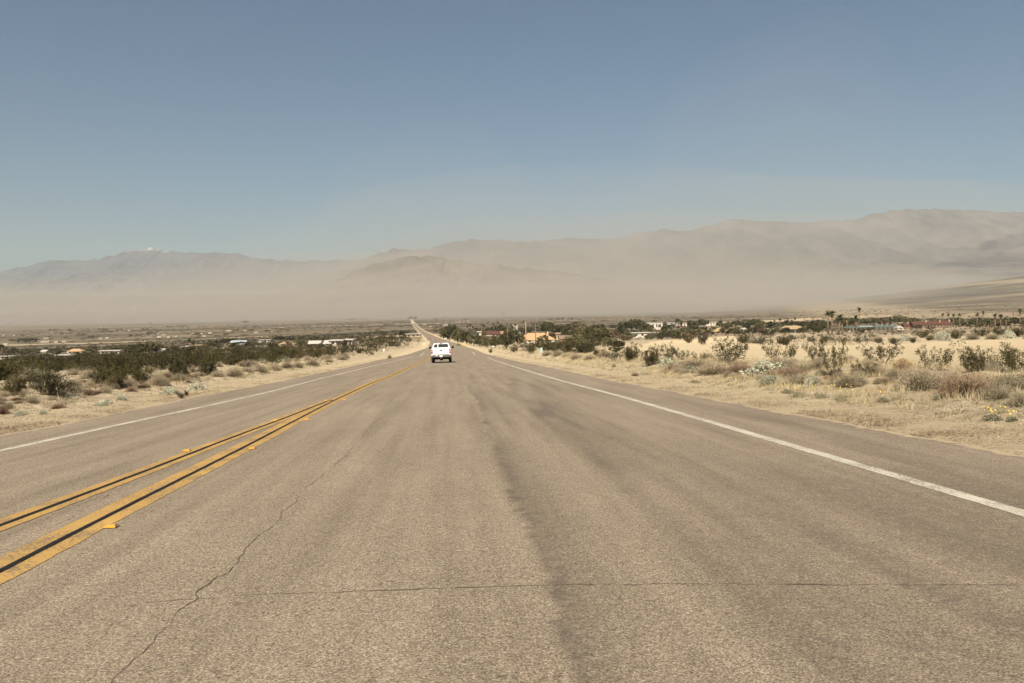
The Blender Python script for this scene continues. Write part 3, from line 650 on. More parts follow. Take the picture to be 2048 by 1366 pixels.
# ---- plants one can single out in the photograph
H = [
 ('creosote_open', 1232, 722, 40, 26, 'thin grey green creosote bush left of the two dark ones by the wash'),
 ('creosote', 1262, 723, 46, 34, 'dense dark green creosote bush, left of the two dark ones before the pale wash'),
 ('creosote', 1300, 731, 44, 36, 'dense dark green creosote bush, right of the two dark ones, beside a silver bush'),
 ('creosote_open', 1326, 726, 56, 42, 'tall sparse creosote bush rising behind the right hand dark bush'),
 ('creosote_open', 1364, 720, 34, 22, 'small green creosote bush alone against the wash'),
 ('creosote_open', 1400, 722, 30, 22, 'small creosote bush just left of the big open one'),
 ('creosote_open', 1455, 728, 92, 54, 'wide open creosote bush with bare pale stems leaning right'),
 ('creosote_open', 1558, 722, 62, 44, 'open creosote bush with scattered leaf tufts in front of the wash'),
 ('creosote_open', 1672, 755, 52, 76, 'tall dark creosote bush, the tallest beside the wash'),
 ('creosote_open', 1632, 728, 46, 50, 'tall loose creosote bush leaning left against the tallest one'),
 ('creosote_open', 1728, 752, 58, 36, 'low dark creosote bush right of the tallest one'),
 ('creosote_open', 1768, 728, 84, 44, 'broad olive creosote bush standing against the pale sand'),
 ('creosote_open', 1868, 742, 60, 56, 'wispy almost leafless creosote bush against the pale sand'),
 ('creosote', 1944, 744, 50, 40, 'dark creosote bush at the foot of the broad olive pair on the right'),
 ('creosote_open', 1976, 741, 90, 56, 'broad tall creosote bush on the right edge of the wash'),
 ('creosote', 2032, 745, 56, 50, 'dark creosote bush at the right edge of the view'),
 ('orange_dead', 1806, 742, 44, 26, 'rust orange dying shrub right of the broad olive creosote'),
 ('orange_dead', 1652, 759, 16, 10, 'small orange dead tuft under the tallest creosote bush'),
 ('silver', 1334, 733, 40, 22, 'pale silver brittlebush beside the dark bush pair'),
 ('silver', 1384, 738, 36, 13, 'low flat silver brittlebush right of the first pale one'),
 ('silver', 1528, 748, 78, 30, 'largest silver brittlebush, arching over a dark hollow'),
 ('silver', 1539, 769, 38, 19, 'round grey green brittlebush in front of the largest silver one'),
 ('silver', 1627, 772, 32, 20, 'bright whitish brittlebush among yellow flowers'),
 ('red_twig', 1478, 748, 60, 36, 'brown twiggy shrub under the wide open creosote'),
 ('burro', 1425, 746, 80, 24, 'low grey tan shrub left of the brown twiggy one'),
 ('burro', 1395, 732, 90, 16, 'low band of grey shrub beyond the flat silver bush'),
 ('burro', 1600, 742, 70, 24, 'mauve brown cushion shrub left of the tallest creosote'),
 ('red_twig', 1590, 752, 60, 22, 'reddish twiggy cushion shrub between silver bushes'),
 ('burro', 1560, 733, 66, 20, 'grey brown shrub at the foot of the open creosote'),
 ('burro', 1600, 764, 72, 24, 'grey cushion shrub left of the whitish brittlebush'),
 ('burro_green', 1707, 771, 66, 28, 'grey green cushion shrub right of the tallest creosote'),
 ('burro', 1748, 748, 60, 24, 'small grey shrub behind the cushion shrubs near the wash'),
 ('burro', 1788, 757, 40, 28, 'grey brown cushion shrub beside the rust coloured one'),
 ('red_twig', 1756, 766, 22, 14, 'small reddish shrub between two grey cushions'),
 ('burro', 1845, 781, 112, 58, 'big grey brown twig shrub, left of the largest pair'),
 ('red_twig', 1932, 787, 118, 56, 'big reddish brown twig shrub, right of the largest pair'),
 ('burro_green', 1998, 797, 88, 34, 'grey green spreading shrub below the big reddish one'),
 ('burro', 2046, 806, 60, 34, 'grey twig shrub at the right edge above the yellow flowers'),
 ('burro', 2046, 768, 30, 22, 'small dark grey shrub at the right edge beyond the spreading one'),
 ('burro_green', 1874, 799, 26, 12, 'tiny flat topped green shrub on the sandy bank'),
 ('red_twig', 1270, 752, 18, 11, 'small reddish brown tuft on the sandy verge'),
 ('burro', 1325, 745, 16, 9, 'small brown tuft right of the reddish one on the verge'),
 ('burro_green', 1228, 733, 12, 8, 'little grey green tuft on the near verge'),
 ('silver', 1813, 682, 26, 13, 'silver shrub on the far rim of the wash below the red roofed lodge'),
 ('silver', 1728, 682, 22, 11, 'silver dome shrub on the far rim of the wash under the turquoise roofs'),
 ('burro_green', 1696, 684, 24, 11, 'green dome shrub left of the silver one on the far rim'),
 ('burro_green', 1623, 683, 24, 11, 'green dome shrub on the far rim below the leftmost tall palms'),
 ('burro', 1868, 680, 24, 15, 'brown dome shrub on the far rim leaning on a silver one'),
 ('silver', 1886, 681, 30, 18, 'largest silver dome shrub on the far rim of the wash'),
 ('burro_green', 1945, 679, 30, 15, 'round grey green dome shrub on the far rim, middle of the right three'),
 ('burro_green', 1985, 679, 32, 14, 'wide dome shrub on the far rim left of the last silver one'),
 ('silver', 2018, 677, 24, 17, 'rightmost silver shrub on the far rim of the wash'),
 ('burro', 1755, 683, 26, 13, 'tan dome shrub on the far rim right of the silver one'),
 ('burro_green', 1510, 687, 34, 12, 'grey dome shrub on the left part of the far rim'),
 ('creosote', 1487, 688, 28, 18, 'dark round creosote on the left part of the far rim'),
 ('creosote', 1404, 689, 26, 22, 'dark creosote at the tip of the sandy spit'),
 ('creosote', 1378, 686, 24, 18, 'dark creosote left of the one at the tip of the spit'),
 ('creosote', 1844, 676, 28, 16, 'dark green creosote on the far rim left of the brown dome'),
 ('creosote', 1912, 677, 34, 16, 'dark green creosote behind the largest silver dome'),
 ('creosote', 1962, 673, 34, 16, 'dark green creosote behind the middle dome shrub'),
 ('creosote', 2000, 672, 32, 16, 'dark green creosote behind the wide dome shrub'),
 ('creosote', 2038, 673, 34, 18, 'dark green creosote at the far right rim'),
 ('creosote', 1063, 707, 26, 22, 'round dark creosote just left of the mile marker'),
 ('creosote', 1093, 703, 34, 18, 'olive creosote behind the mile marker'),
 ('creosote', 1132, 708, 38, 26, 'dark creosote, left one of the pair right of the mile marker'),
 ('creosote', 1166, 710, 40, 24, 'dark creosote, right one of the pair right of the mile marker'),
 ('creosote', 1197, 713, 28, 16, 'low dark creosote spreading toward the wash'),
 ('burro', 1095, 711, 26, 12, 'grey dome shrub right behind the mile marker post'),
 ('burro', 1115, 713, 28, 15, 'grey dome shrub second right of the mile marker'),
 ('burro', 1132, 715, 22, 10, 'small grey dome shrub third right of the mile marker'),
 ('burro', 1152, 718, 30, 12, 'grey dome shrub fourth right of the mile marker'),
 ('burro', 1180, 721, 34, 12, 'low grey dome shrub before the start of the wash'),
 ('creosote', 1028, 705, 18, 14, 'very dark small creosote on the right verge left of the orange roof'),
 ('creosote', 1011, 699, 14, 10, 'dark creosote behind the white triangular sign'),
 ('creosote', 981, 706, 9, 9, 'lone little bush on the right pavement edge'),
 ('burro', 917, 692, 12, 7, 'grey shrub beside the yellow road markers'),
 ('red_twig', 779, 718, 10, 11, 'brown tumbleweed lodged on the left pavement edge'),
 ('creosote', 98, 790, 82, 50, 'largest dark creosote bush on the left, standing at the bank'),
 ('creosote', 26, 790, 60, 42, 'dark creosote bush at the left edge of the view'),
 ('creosote', 232, 776, 52, 44, 'dark upright creosote bush, second largest on the left bank'),
 ('creosote', 200, 768, 46, 34, 'olive creosote bush left of the dark upright one'),
 ('creosote', 282, 764, 54, 34, 'olive creosote bush right of the dark upright one'),
 ('creosote', 362, 757, 56, 32, 'broad creosote bush above the silver bushes on the left'),
 ('creosote', 418, 750, 44, 30, 'dark creosote bush behind the row of grey domes'),
 ('burro', 318, 771, 40, 26, 'pale twiggy shrub standing on its own shadow on the left bank'),
 ('burro_green', 140, 785, 60, 26, 'grey green shrub leaning on the largest dark creosote'),
 ('burro', 178, 774, 32, 16, 'small grey dome on the left bank between two creosotes'),
 ('burro', 212, 786, 26, 20, 'grey dome with a brown foot on the left bank'),
 ('burro', 252, 770, 44, 20, 'mauve grey shrub at the foot of the dark upright creosote'),
 ('burro', 360, 762, 44, 18, 'grey dome shrub above the silver pair'),
 ('silver', 340, 789, 38, 17, 'silver brittlebush, left one of the pair at the left verge'),
 ('silver', 393, 780, 36, 17, 'silver brittlebush, right one of the pair at the left verge'),
 ('silver', 214, 807, 24, 13, 'small pale brittlebush close to the left verge'),
 ('silver', 198, 812, 34, 10, 'flat bluish brittlebush below the small pale one'),
 ('silver', 240, 800, 24, 12, 'small brittlebush between the pale one and the silver pair'),
 ('silver', 40, 832, 24, 15, 'lowest silver tuft near the left edge of the view'),
 ('silver', 86, 828, 18, 12, 'little silver tuft right of the lowest one'),
 ('red_twig', 6, 828, 28, 20, 'reddish brown dead shrub cut by the left edge of the view'),
 ('red_twig', 116, 817, 34, 16, 'brown dead tuft on the sloping left bank'),
 ('red_twig', 176, 790, 26, 16, 'reddish tuft above the pale brittlebush'),
 ('red_twig', 262, 785, 26, 16, 'reddish dead tuft left of the silver pair'),
 ('creosote', 362, 797, 14, 13, 'dark green sprig at the left verge, taller of two'),
 ('creosote', 372, 792, 14, 12, 'dark green sprig at the left verge, shorter of two'),
 ('burro', 434, 755, 34, 18, 'grey dome shrub, first of the left roadside row'),
 ('burro', 470, 752, 44, 20, 'grey dome shrub, second of the left roadside row'),
 ('burro', 494, 744, 30, 14, 'grey dome shrub, third of the left roadside row'),
 ('burro', 520, 745, 40, 18, 'grey dome shrub, fourth of the left roadside row'),
 ('burro', 548, 741, 38, 17, 'grey dome shrub, fifth of the left roadside row'),
 ('burro', 574, 735, 30, 14, 'grey dome shrub, sixth of the left roadside row'),
 ('burro', 596, 735, 30, 15, 'grey dome shrub, seventh of the left roadside row'),
 ('burro', 624, 731, 36, 15, 'grey dome shrub, eighth of the left roadside row'),
 ('burro', 658, 724, 24, 11, 'grey dome shrub, ninth of the left roadside row'),
 ('burro', 684, 720, 24, 11, 'grey dome shrub, last of the left roadside row'),
]
for k, px, py, w_, h_, lb in H:
    big = h_ > 26
    shrub(k, px, py, w_, h_, lb, parts=True)

rf_ = random.Random(9)
for _ in range(120):
    px = rf_.uniform(1330, 2080); t = (px-1330)/720; py = 738+t*38+rf_.uniform(-14, 20)*(.5+.8*t); big = rf_.random()
    kk = rf_.choice(('burro', 'burro', 'burro_green', 'red_twig', 'burro'))
    shrub(kk, px, py, rf_.uniform(14, 40), rf_.uniform(7, 17), {'burro': 'dry grey tan cushion shrub', 'burro_green': 'grey green cushion shrub', 'red_twig': 'low brown twiggy shrub'}[kk]+' filling the roadside belt before the wash', {'burro': 'grey cushion', 'burro_green': 'green cushion', 'red_twig': 'brown twiggy'}[kk]+' shrubs of the roadside belt', parts=False)
for _ in range(90):
    px = rf_.uniform(-20, 430); py = 796-px*.115+rf_.uniform(-16, 22)*(1-px/700); kk = rf_.choice(('burro', 'burro', 'red_twig', 'burro_green'))
    shrub(kk, px, py, rf_.uniform(14, 34), rf_.uniform(7, 16), {'burro': 'dry grey tan cushion shrub', 'burro_green': 'grey green cushion shrub', 'red_twig': 'low brown twiggy shrub'}[kk]+' on the left roadside bank', {'burro': 'grey cushion', 'burro_green': 'green cushion', 'red_twig': 'brown twiggy'}[kk]+' shrubs of the left bank', parts=False)
NADD = 110
# ---- the rest: scattered on the land, nearest ones as individuals
def near_taken(x, y):
    for a, b_, r in taken:
        if (x-a)**2+(y-b_)**2 < r*r: return True
    return False
cand = []
rs = np.random.default_rng(5)
def scatter(n, x0, x1, y0, y1):
    return np.stack([rs.uniform(x0, x1, n), rs.uniform(y0, y1, n)], 1)
pts = np.concatenate([scatter(1800, -110, 0, 14, 110), scatter(9500, -420, 0, 90, 520), scatter(12000, -800, -20, 420, 1150),
                      scatter(1000, 0, 80, 14, 70), scatter(1300, 0, 130, 60, 200), scatter(5200, 0, 620, 150, 760), scatter(6500, -60, 1000, 600, 1300), scatter(5000, -2400, 2600, 1150, 4200)])
lw = left_edge(pts[:, 1]); rw = right_edge(pts[:, 1])
side_l = pts[:, 0] < (lw+rw)/2
o_ = np.maximum(lw-pts[:, 0], pts[:, 0]-rw)
zz = ground_z(pts[:, 0], pts[:, 1]); qx, qy = proj(pts[:, 0], pts[:, 1], zz)
ww = in_wash(pts[:, 0], pts[:, 1])
clump = fbm(pts[:, 0]*.05, pts[:, 1]*.05, 3)
keep = (qx > -60) & (qx < 2110) & (~ww) & (o_ > np.where(side_l, 3.4, 3.6)+2*rs.random(len(pts)))
dens = np.where(side_l, .55+.42*sm(.35, .6, clump), .3+.6*sm(.35, .6, clump))
dens = np.where((~side_l) & (pts[:, 1] < 75), .62*(o_ > 5.5), dens)
dens = np.where((~side_l) & (pts[:, 1] > 80) & (pts[:, 1] < 400) & (qy < 684) & (qx > 1480), .20, dens)     # open sand flats in front of the lodge
dens = np.where(side_l & (pts[:, 1] < 45) & (o_ < 9), .25, dens)
dirt = np.zeros(len(pts), bool)
keep &= rs.random(len(pts)) < dens
pts = pts[keep]; o_ = o_[keep]; side_l = side_l[keep]; zz = zz[keep]; qx = qx[keep]
order = np.argsort(pts[:, 1]); cnt = {'creosote': 0, 'burro': 0, 'silver': 0, 'red': 0}
far_c = []; far_b = []
LB = {('creosote', True): ('dark olive creosote bush in the dense scrub left of the road', 'creosote bushes covering the slope left of the road'),
      ('creosote', False): ('dark olive creosote bush in the scattered scrub right of the road', 'creosote bushes scattered right of the road'),
      ('burro', True): ('rounded grey tan shrub between the creosotes left of the road', 'grey shrubs left of the road'),
      ('burro', False): ('rounded grey tan shrub in the scrub right of the road', 'grey shrubs right of the road'),
      ('silver', True): ('small silvery brittlebush in the left roadside scrub', 'small brittlebushes left of the road'),
      ('silver', False): ('small silvery brittlebush in the right roadside scrub', 'small brittlebushes right of the road'),
      ('red', True): ('low reddish brown dead shrub in the left scrub', 'dead shrubs left of the road'), ('red', False): ('low reddish brown dead shrub in the right scrub', 'dead shrubs right of the road')}
NH = {'creosote': sum(h[0].startswith('creosote') for h in H), 'burro': NADD+sum(h[0].startswith('burro') for h in H), 'silver': 20, 'red': 12}
for i in order:
    x, y = pts[i]; s = bool(side_l[i]); z = zz[i]; t = rs.random(); sz = rs.random()
    if y < 110 and near_taken(x, y): continue
    o = o_[i]
    edge = o < (9 if s else 10) or ((not s) and y < 75)
    if edge: kind = 'burro' if t < .5 else 'silver' if t < .75 else 'red' if (t < .92 or not s) else 'creosote'
    else: kind = 'creosote' if t < (.66 if s else .55) else 'burro' if t < .93 else 'silver' if t < .96 else 'red'
    if y > 1150: kind = 'creosote'
    if kind == 'creosote': w_, h_ = (1.3+1.4*sz)*(1 if y < 1150 else 3.2), (1.0+.85*sz)*(1 if y < 1150 else 1.5)
    elif kind == 'burro': w_, h_ = .8+.9*sz, .45+.4*sz
    elif kind == 'silver': w_, h_ = .5+.5*sz, .3+.25*sz
    else: w_, h_ = .4+.5*sz, .25+.25*sz
    if edge and y < 60: w_ *= .6; h_ *= .6
    if s and y < 80 and kind == 'creosote': h_ *= .72; w_ *= .8
    if cnt[kind]+NH[kind] < 300 and y < 260 and (kind in ('creosote', 'burro') or y < 90):
        cnt[kind] += 1
        kk = {'creosote': 'creosote' if t < .5 else 'creosote_open', 'burro': 'burro' if sz < .8 else 'burro_green', 'silver': 'silver', 'red': 'red_twig'}[kind]
        lb, gp = LB[(kind, s)]
        put(kk, x, y, z, w_, h_, lb, gp, rs.integers(len(PL[kk])), y < 60 and kind == 'creosote')
    elif kind == 'creosote': far_c.append((x, y, z, w_, h_, rs.random()*6.28))
    else:
        if y < 700: far_b.append((x, y, z, w_*1.1, h_, rs.random()*6.28))
def mass(name, kitname, lst, lab, uw, uh):
    A = np.array(lst); Vs = []; Fs = []; Ms = []; off = 0; ks = PL[kitname]
    for v in range(len(ks)):
        S = A[v::len(ks)]; V, Fc, M = ks[v]['np']; n = len(S)
        c, s_ = np.cos(S[:, 5])[:, None], np.sin(S[:, 5])[:, None]; g = 1+np.clip((S[:, 1:2]-300)/900, 0, .6)
        X = (V[:, 0]*c-V[:, 1]*s_)*S[:, 3:4]/uw*g+S[:, 0:1]; Y = (V[:, 0]*s_+V[:, 1]*c)*S[:, 3:4]/uw*g+S[:, 1:2]; Z = V[:, 2]*S[:, 4:5]/uh+S[:, 2:3]-.02
        Vs.append(np.stack([X, Y, Z], -1).reshape(-1, 3)); Fs.append((Fc[None]+np.arange(n)[:, None, None]*len(V)).reshape(-1, 3)+off); Ms.append(np.tile(M, n)); off += n*len(V)
    k = ks[0]['whole']; o = link(name, mesh_np(name, np.concatenate(Vs), np.concatenate(Fs), list(k.materials), np.concatenate(Ms))); tag(o, lab, None, None, 'stuff'); return o
mass('distant_creosote_scrub', 'creosote_far', far_c, 'creosote scrub thinning out down the valley slope', 1.05, 1.0)
mass('distant_grey_scrub', 'burro_far', far_b, 'grey shrub cover between the creosotes on the valley slope', 1.02, .56)
print('individual shrubs', cnt, 'far', len(far_c), len(far_b))

# ---- dry grass, flowers, litter, pebbles along the verges (uncountable)
def verge_pts(n, side, a, b_, y0, y1, clumpy=.45, sc=.25, pxr=None):
    y = np.exp(rs.uniform(math.log(y0), math.log(y1), n*3)); o = rs.uniform(a, b_, n*3); x = left_edge(y)-o if side < 0 else right_edge(y)+o
    k = fbm(x*sc+3*side, y*sc, 3) > clumpy
    x, y = x[k], y[k]; z = ground_z(x, y); qx_, qy_ = proj(x, y, z)
    k = (qx_ > -40) & (qx_ < 2090)
    if pxr: k &= (qx_ > pxr[0]) & (qx_ < pxr[1])
    return np.stack([x, y, z], 1)[k][:n]
def tufts(P, blades, h, spread, w):
    n = len(P); B = np.repeat(P, blades, 0); m_ = len(B); d = rs.normal(0, 1, (m_, 2)); B = B.copy(); B[:, :2] += d*spread*.4
    T = B.copy(); T[:, :2] += d*spread*.7+np.array([.02, 0]); T[:, 2] += h*(.5+.7*rs.random(m_)); B[:, 2] -= .02
    hw = w*np.clip(B[:, 1]/30, 1, 6); a = rs.random(m_)*6.28; s_ = np.stack([np.cos(a)*hw, np.sin(a)*hw, 0*a], 1)
    V = np.stack([B-s_, B+s_, T], 1).reshape(-1, 3); return V, np.arange(3*m_).reshape(-1, 3)
P1 = verge_pts(900, 1, 2.4, 8.0, 15, 110, .47, .35, (1120, 1760)); P2 = verge_pts(1300, 1, 2.8, 13, 12, 60, .47, .7, (1500, 2080)); P3 = verge_pts(260, -1, 3.2, 9, 16, 110, .5, .35); P4 = verge_pts(300, 1, 2.4, 7, 60, 200, .4, .3)
V, Fc = tufts(np.concatenate([P1, P2, P3, P4]), 16, .24, .13, .006)
tag(link('dry_grass', mesh_np('dry_grass', V, Fc, m_straw)), 'straw coloured dry grass along both road verges', kind='stuff')
P5 = verge_pts(900, 1, 2.4, 12, 14, 90, .5, .5); P6 = verge_pts(600, -1, 2.8, 9, 15, 90, .5, .5)
V, Fc = tufts(np.concatenate([P5, P6]), 12, .11, .10, .010)
tag(link('low_herbs', mesh_np('low_herbs', V, Fc, m_green)), 'small grey green herbs dotted over the verges', kind='stuff')
# dead litter flakes
def flakes(P, per, sx, size):
    n = len(P); B = np.repeat(P, per, 0).copy(); m_ = len(B); B[:, 0] += rs.normal(0, sx, m_); B[:, 1] += rs.normal(0, sx*.8, m_); B[:, 2] = ground_z(B[:, 0], B[:, 1])+.01+.03*rs.random(m_)
    V, Fc = leaves(B, size, aspect=.6); V[:, 2] = V[:, 2]*.25+np.repeat(B[:, 2], 3)*.75+.01; return V, Fc
def edge_pts(n, side, mean, sd_, y0, y1):
    y = np.exp(rs.uniform(math.log(y0), math.log(y1), n*2)); o = np.abs(rs.normal(mean, sd_, n*2)); x = (left_edge(y)-o) if side < 0 else (right_edge(y)+o)
    k = fbm(x*.5, y*1.1+side, 3) > .45; z = ground_z(x, y); return np.stack([x, y, z], 1)[k][:n]
L1 = edge_pts(1100, 1, .15, .5, 12, 130); L2 = edge_pts(1100, -1, .1, .45, 12, 130); L3 = edge_pts(700, 1, 2.2, 1.8, 11, 70); L4 = edge_pts(700, -1, 2.0, 1.6, 12, 70)
V, Fc = flakes(np.concatenate([L1, L2, L3, L4]), 10, .16, .045)
tag(link('plant_litter', mesh_np('plant_litter', V, Fc, m_litter)), 'red brown dead plant litter strewn along the pavement edges', kind='stuff')
m_peb = plain('pebble', (.30, .235, .17), .9, .45, 1.5)
PB = np.concatenate([verge_pts(3200, 1, .3, 16, 11, 60, .3), verge_pts(2600, -1, .5, 14, 12, 60, .3)])
V0 = np.array([(1, 0, 0), (0, 1, 0), (-1, 0, 0), (0, -1, 0), (0, 0, .8), (0, 0, -.5)], float); F0 = np.array([(0, 1, 4), (1, 2, 4), (2, 3, 4), (3, 0, 4), (1, 0, 5), (2, 1, 5), (3, 2, 5), (0, 3, 5)])
n = len(PB); sc_ = (.012+.035*rs.random(n)**3)[:, None, None]; jit = 1+.4*(rs.random((n, 6, 3))-.5)
V = (V0[None]*jit*sc_+PB[:, None, :]).reshape(-1, 3); Fc = (F0[None]+np.arange(n)[:, None, None]*6).reshape(-1, 3)
tag(link('pebbles', mesh_np('pebbles', V, Fc, m_peb)), 'small pale stones lying on the sandy verges', kind='stuff')
# flowering plants: a few single ones near, each a thing
def flower_plant(px, py, wpx, hpx, nf, label):
    x, y, z = at(px, py); w_ = wpx*y/F; h_ = hpx*y/F
    e = link('desert_sunflower', None, None, (x, y, z)); tag(e, label, 'flower plant', 'yellow flowering plants on the right verge')
    n = 420; d = rdir(n); d[:, 2] = np.abs(d[:, 2]); C = d*np.array([w_*.42, w_*.42, h_*.5])*(.4+.6*rng.random((n, 1)))
    V, Fc = leaves(C, .03, aspect=.5); V[:, 2] = np.maximum(V[:, 2], 0); link('leaves', mesh_np('sunflower_leaves', V, Fc, m_green), e)
    T = np.stack([rng.normal(0, w_*.28, nf), rng.normal(0, w_*.2, nf), h_*(.6+.45*rng.random(nf))], 1); B0 = T*np.array([.4, .4, 0])
    V, Fc = sticks(B0, T, .006); link('stalks', mesh_np('sunflower_stalks', V, Fc, m_green), e)
    for k, t in enumerate(T):
        r = .014+.010*rng.random(); nrm = Vector((rng.normal(0, .3), -.6, .8)).normalized(); a = nrm.orthogonal().normalized(); c = nrm.cross(a)
        V = [tuple(nrm*.01)]+[tuple((a*math.cos(q*math.pi/5)+c*math.sin(q*math.pi/5))*r*(1 if q % 2 else .72)) for q in range(10)]
        link('flower_head', mesh_np('flower_head', np.array(V), np.array([(0, 1+q, 1+(q+1) % 10) for q in range(10)]), m_flower), e, tuple(t))
for a in [(1985, 843, 50, 30, 14, 'nearest yellow flowering plant with grey green leaves at the right edge'), (1766, 806, 30, 22, 6, 'yellow flowering plant with a dark green foot, left of the nearest one'),
          (1598, 793, 50, 26, 10, 'yellow flowers in pale grass before the whitish brittlebush, left patch'), (1642, 797, 44, 26, 9, 'yellow flowers in pale grass right below the whitish brittlebush'), (1682, 803, 46, 34, 12, 'tall yellow flowers in pale grass right of the whitish brittlebush'),
          (2024, 842, 26, 22, 5, 'few yellow flowers at the very right edge'), (1575, 786, 36, 18, 5, 'yellow flowers below the round grey green brittlebush'), (1390, 765, 34, 14, 6, 'small yellow flower patch in straw grass on the middle verge'), (1290, 750, 36, 12, 6, 'small yellow flower patch furthest up the verge')]:
    flower_plant(*a)
# ================================================================== TREES
m_bark = plain('bark', (.16, .12, .085), .95, .25, 3)
m_tree = [leafmat('tree_leaf', (.034, .034, .014), (.115, .105, .046), .35), leafmat('olive_tree_leaf', (.055, .05, .022), (.165, .145, .07), .35), leafmat('dusty_tree_leaf', (.085, .08, .042), (.19, .17, .10), .35), leafmat('brown_tree_leaf', (.12, .085, .05), (.23, .16, .10), .35)]
def tree_kit(seed, nc=34, per=34, leaf=.075, hh=.62, low=.12):
    global rng; rng = np.random.default_rng(seed)
    P0 = []; P1 = []; rad = []; L = []
    top = np.array([rng.normal(0, .03), rng.normal(0, .03), .38]); P0.append(np.zeros(3)); P1.append(top*1.5); rad.append(.035)
    P0.append(np.zeros(3)); P1.append(top); rad.append(.045)
    for i in range(nc):
        d = rdir(1)[0]; d[2] = d[2]*.9; r = .5*(.55+.5*rng.random())
        c = np.array([d[0]*r, d[1]*r, .5+low*.5+d[2]*r*hh*1.25]); c[2] = max(c[2], .14)
        if i % 3 == 0: P0.append(top*.6); P1.append(c); rad.append(.014)
        s = .075+.06*rng.random(); e = rdir(per)*s*(.5+.7*rng.random((per, 1))); L.append(c+e)
    sv, sf = sticks(np.array(P0), np.array(P1), rad); lv, lf = leaves(np.concatenate(L), leaf, aspect=.8)
    return (sv, sf), (lv, lf)
TREE = []
for t in range(4):
    for v in range(3):
        (sv, sf), (lv, lf) = tree_kit(200+t*10+v)
        TREE.append(dict(trunk=mesh_np('tree_trunk', sv, sf, m_bark), crown=mesh_np('tree_crown', lv, lf, m_tree[t])))
LOW = []
for t in range(2):
    (sv, sf), (lv, lf) = tree_kit(260+t, 12, 9, .16)
    V, Fc, M = join((sv, sf, 0), (lv, lf, 1)); LOW.append(mesh_np('far_tree', V, Fc, [m_bark, m_tree[t+1]], M))
def tree(px, py, wpx, hpx, tone, label, group=None, y=None):
    if y is None: x, y, z = at(px, py)
    else: x = ray(px, py)[0]*y; z = gz(x, y)
    s = y/F; k = TREE[tone*3+random.randrange(3)]; e = link('broadleaf_tree', None, None, (x, y, z-.1), random.random()*6.28)
    e.scale = (wpx*s/1.05, wpx*s/1.05, hpx*s/.95)
    link('trunk', k['trunk'], e); link('crown', k['crown'], e); tag(e, label, 'tree', group); return e
# palms ---------------------------------------------------------------
m_frond = leafmat('palm_frond', (.030, .038, .014), (.085, .09, .035), 1.5); m_skirt = leafmat('dead_frond', (.20, .13, .07), (.36, .24, .13), 1.5); m_ptrunk = plain('palm_trunk', (.22, .15, .10), .95, .3, 2)
def palm_data(seed):
    rg = np.random.default_rng(seed); V = []; Fc = []
    def frond(ax, el, ln, w, dr):
        prev = None; n = 6; p = np.array([0, 0, 0.]); d = np.array([math.cos(ax)*math.cos(el), math.sin(ax)*math.cos(el), math.sin(el)])
        side_ = np.array([-math.sin(ax), math.cos(ax), 0])
        for i in range(n+1):
            t = i/n; ww_ = w*math.sin(math.pi*min(1, .12+t*.88))*1.0+.01; b0 = len(V)
            V.extend([p-side_*ww_-np.array([0, 0, ww_*.5]), p, p+side_*ww_-np.array([0, 0, ww_*.5])])
            if prev is not None:
                a = prev; Fc.extend([(a, a+1, b0), (a+1, b0+1, b0), (a+1, a+2, b0+1), (a+2, b0+2, b0+1)])
            prev = b0; p = p+d*ln/n; d = d+np.array([0, 0, -dr]); d /= np.linalg.norm(d)
    for i in range(30): frond(rg.random()*6.28, rg.uniform(-.45, 1.35), rg.uniform(1.4, 2.0), .30, .16)
    A = (np.array(V), np.array(Fc)); V = []; Fc = []
    for i in range(22): frond(rg.random()*6.28, rg.uniform(-1.45, -1.05), rg.uniform(1.4, 2.2), .25, .05)
    return A, (np.array(V), np.array(Fc))
PALM = []
for i in range(3):
    a, b_ = palm_data(300+i); PALM.append((mesh_np('palm_crown', a[0], a[1], m_frond), mesh_np('palm_skirt', b_[0], b_[1], m_skirt)))
def palm(px, py, toppx, label, group=None, crown=1.0, y=None, skirt=True):
    if y is None: x, y, z = at(px, py)
    else: x = ray(px, py)[0]*y; z = gz(x, y)
    h = max(3., (py-toppx)*y/F-1.2*crown)
    # keep the crown at its place even if the base is hidden
    e = link('fan_palm', None, None, (x, y, z), random.random()*6); tag(e, label, 'palm tree', group)
    mb = MB(); mb.tube((0, 0, -.3), (.08*h*random.uniform(-.4, .4), 0, h), .28*crown, .2*crown, 8); top = mb.v[8]
    link('trunk', mb.data('palm_trunk', m_ptrunk, smooth=True), e)
    k = PALM[random.randrange(3)]; c = link('crown', k[0], e); c.location = (0, 0, h); c.scale = (crown,)*3
    if skirt: d = link('dead_frond_skirt', k[1], e); d.location = (0, 0, h); d.scale = (crown*.9,)*3
    return e

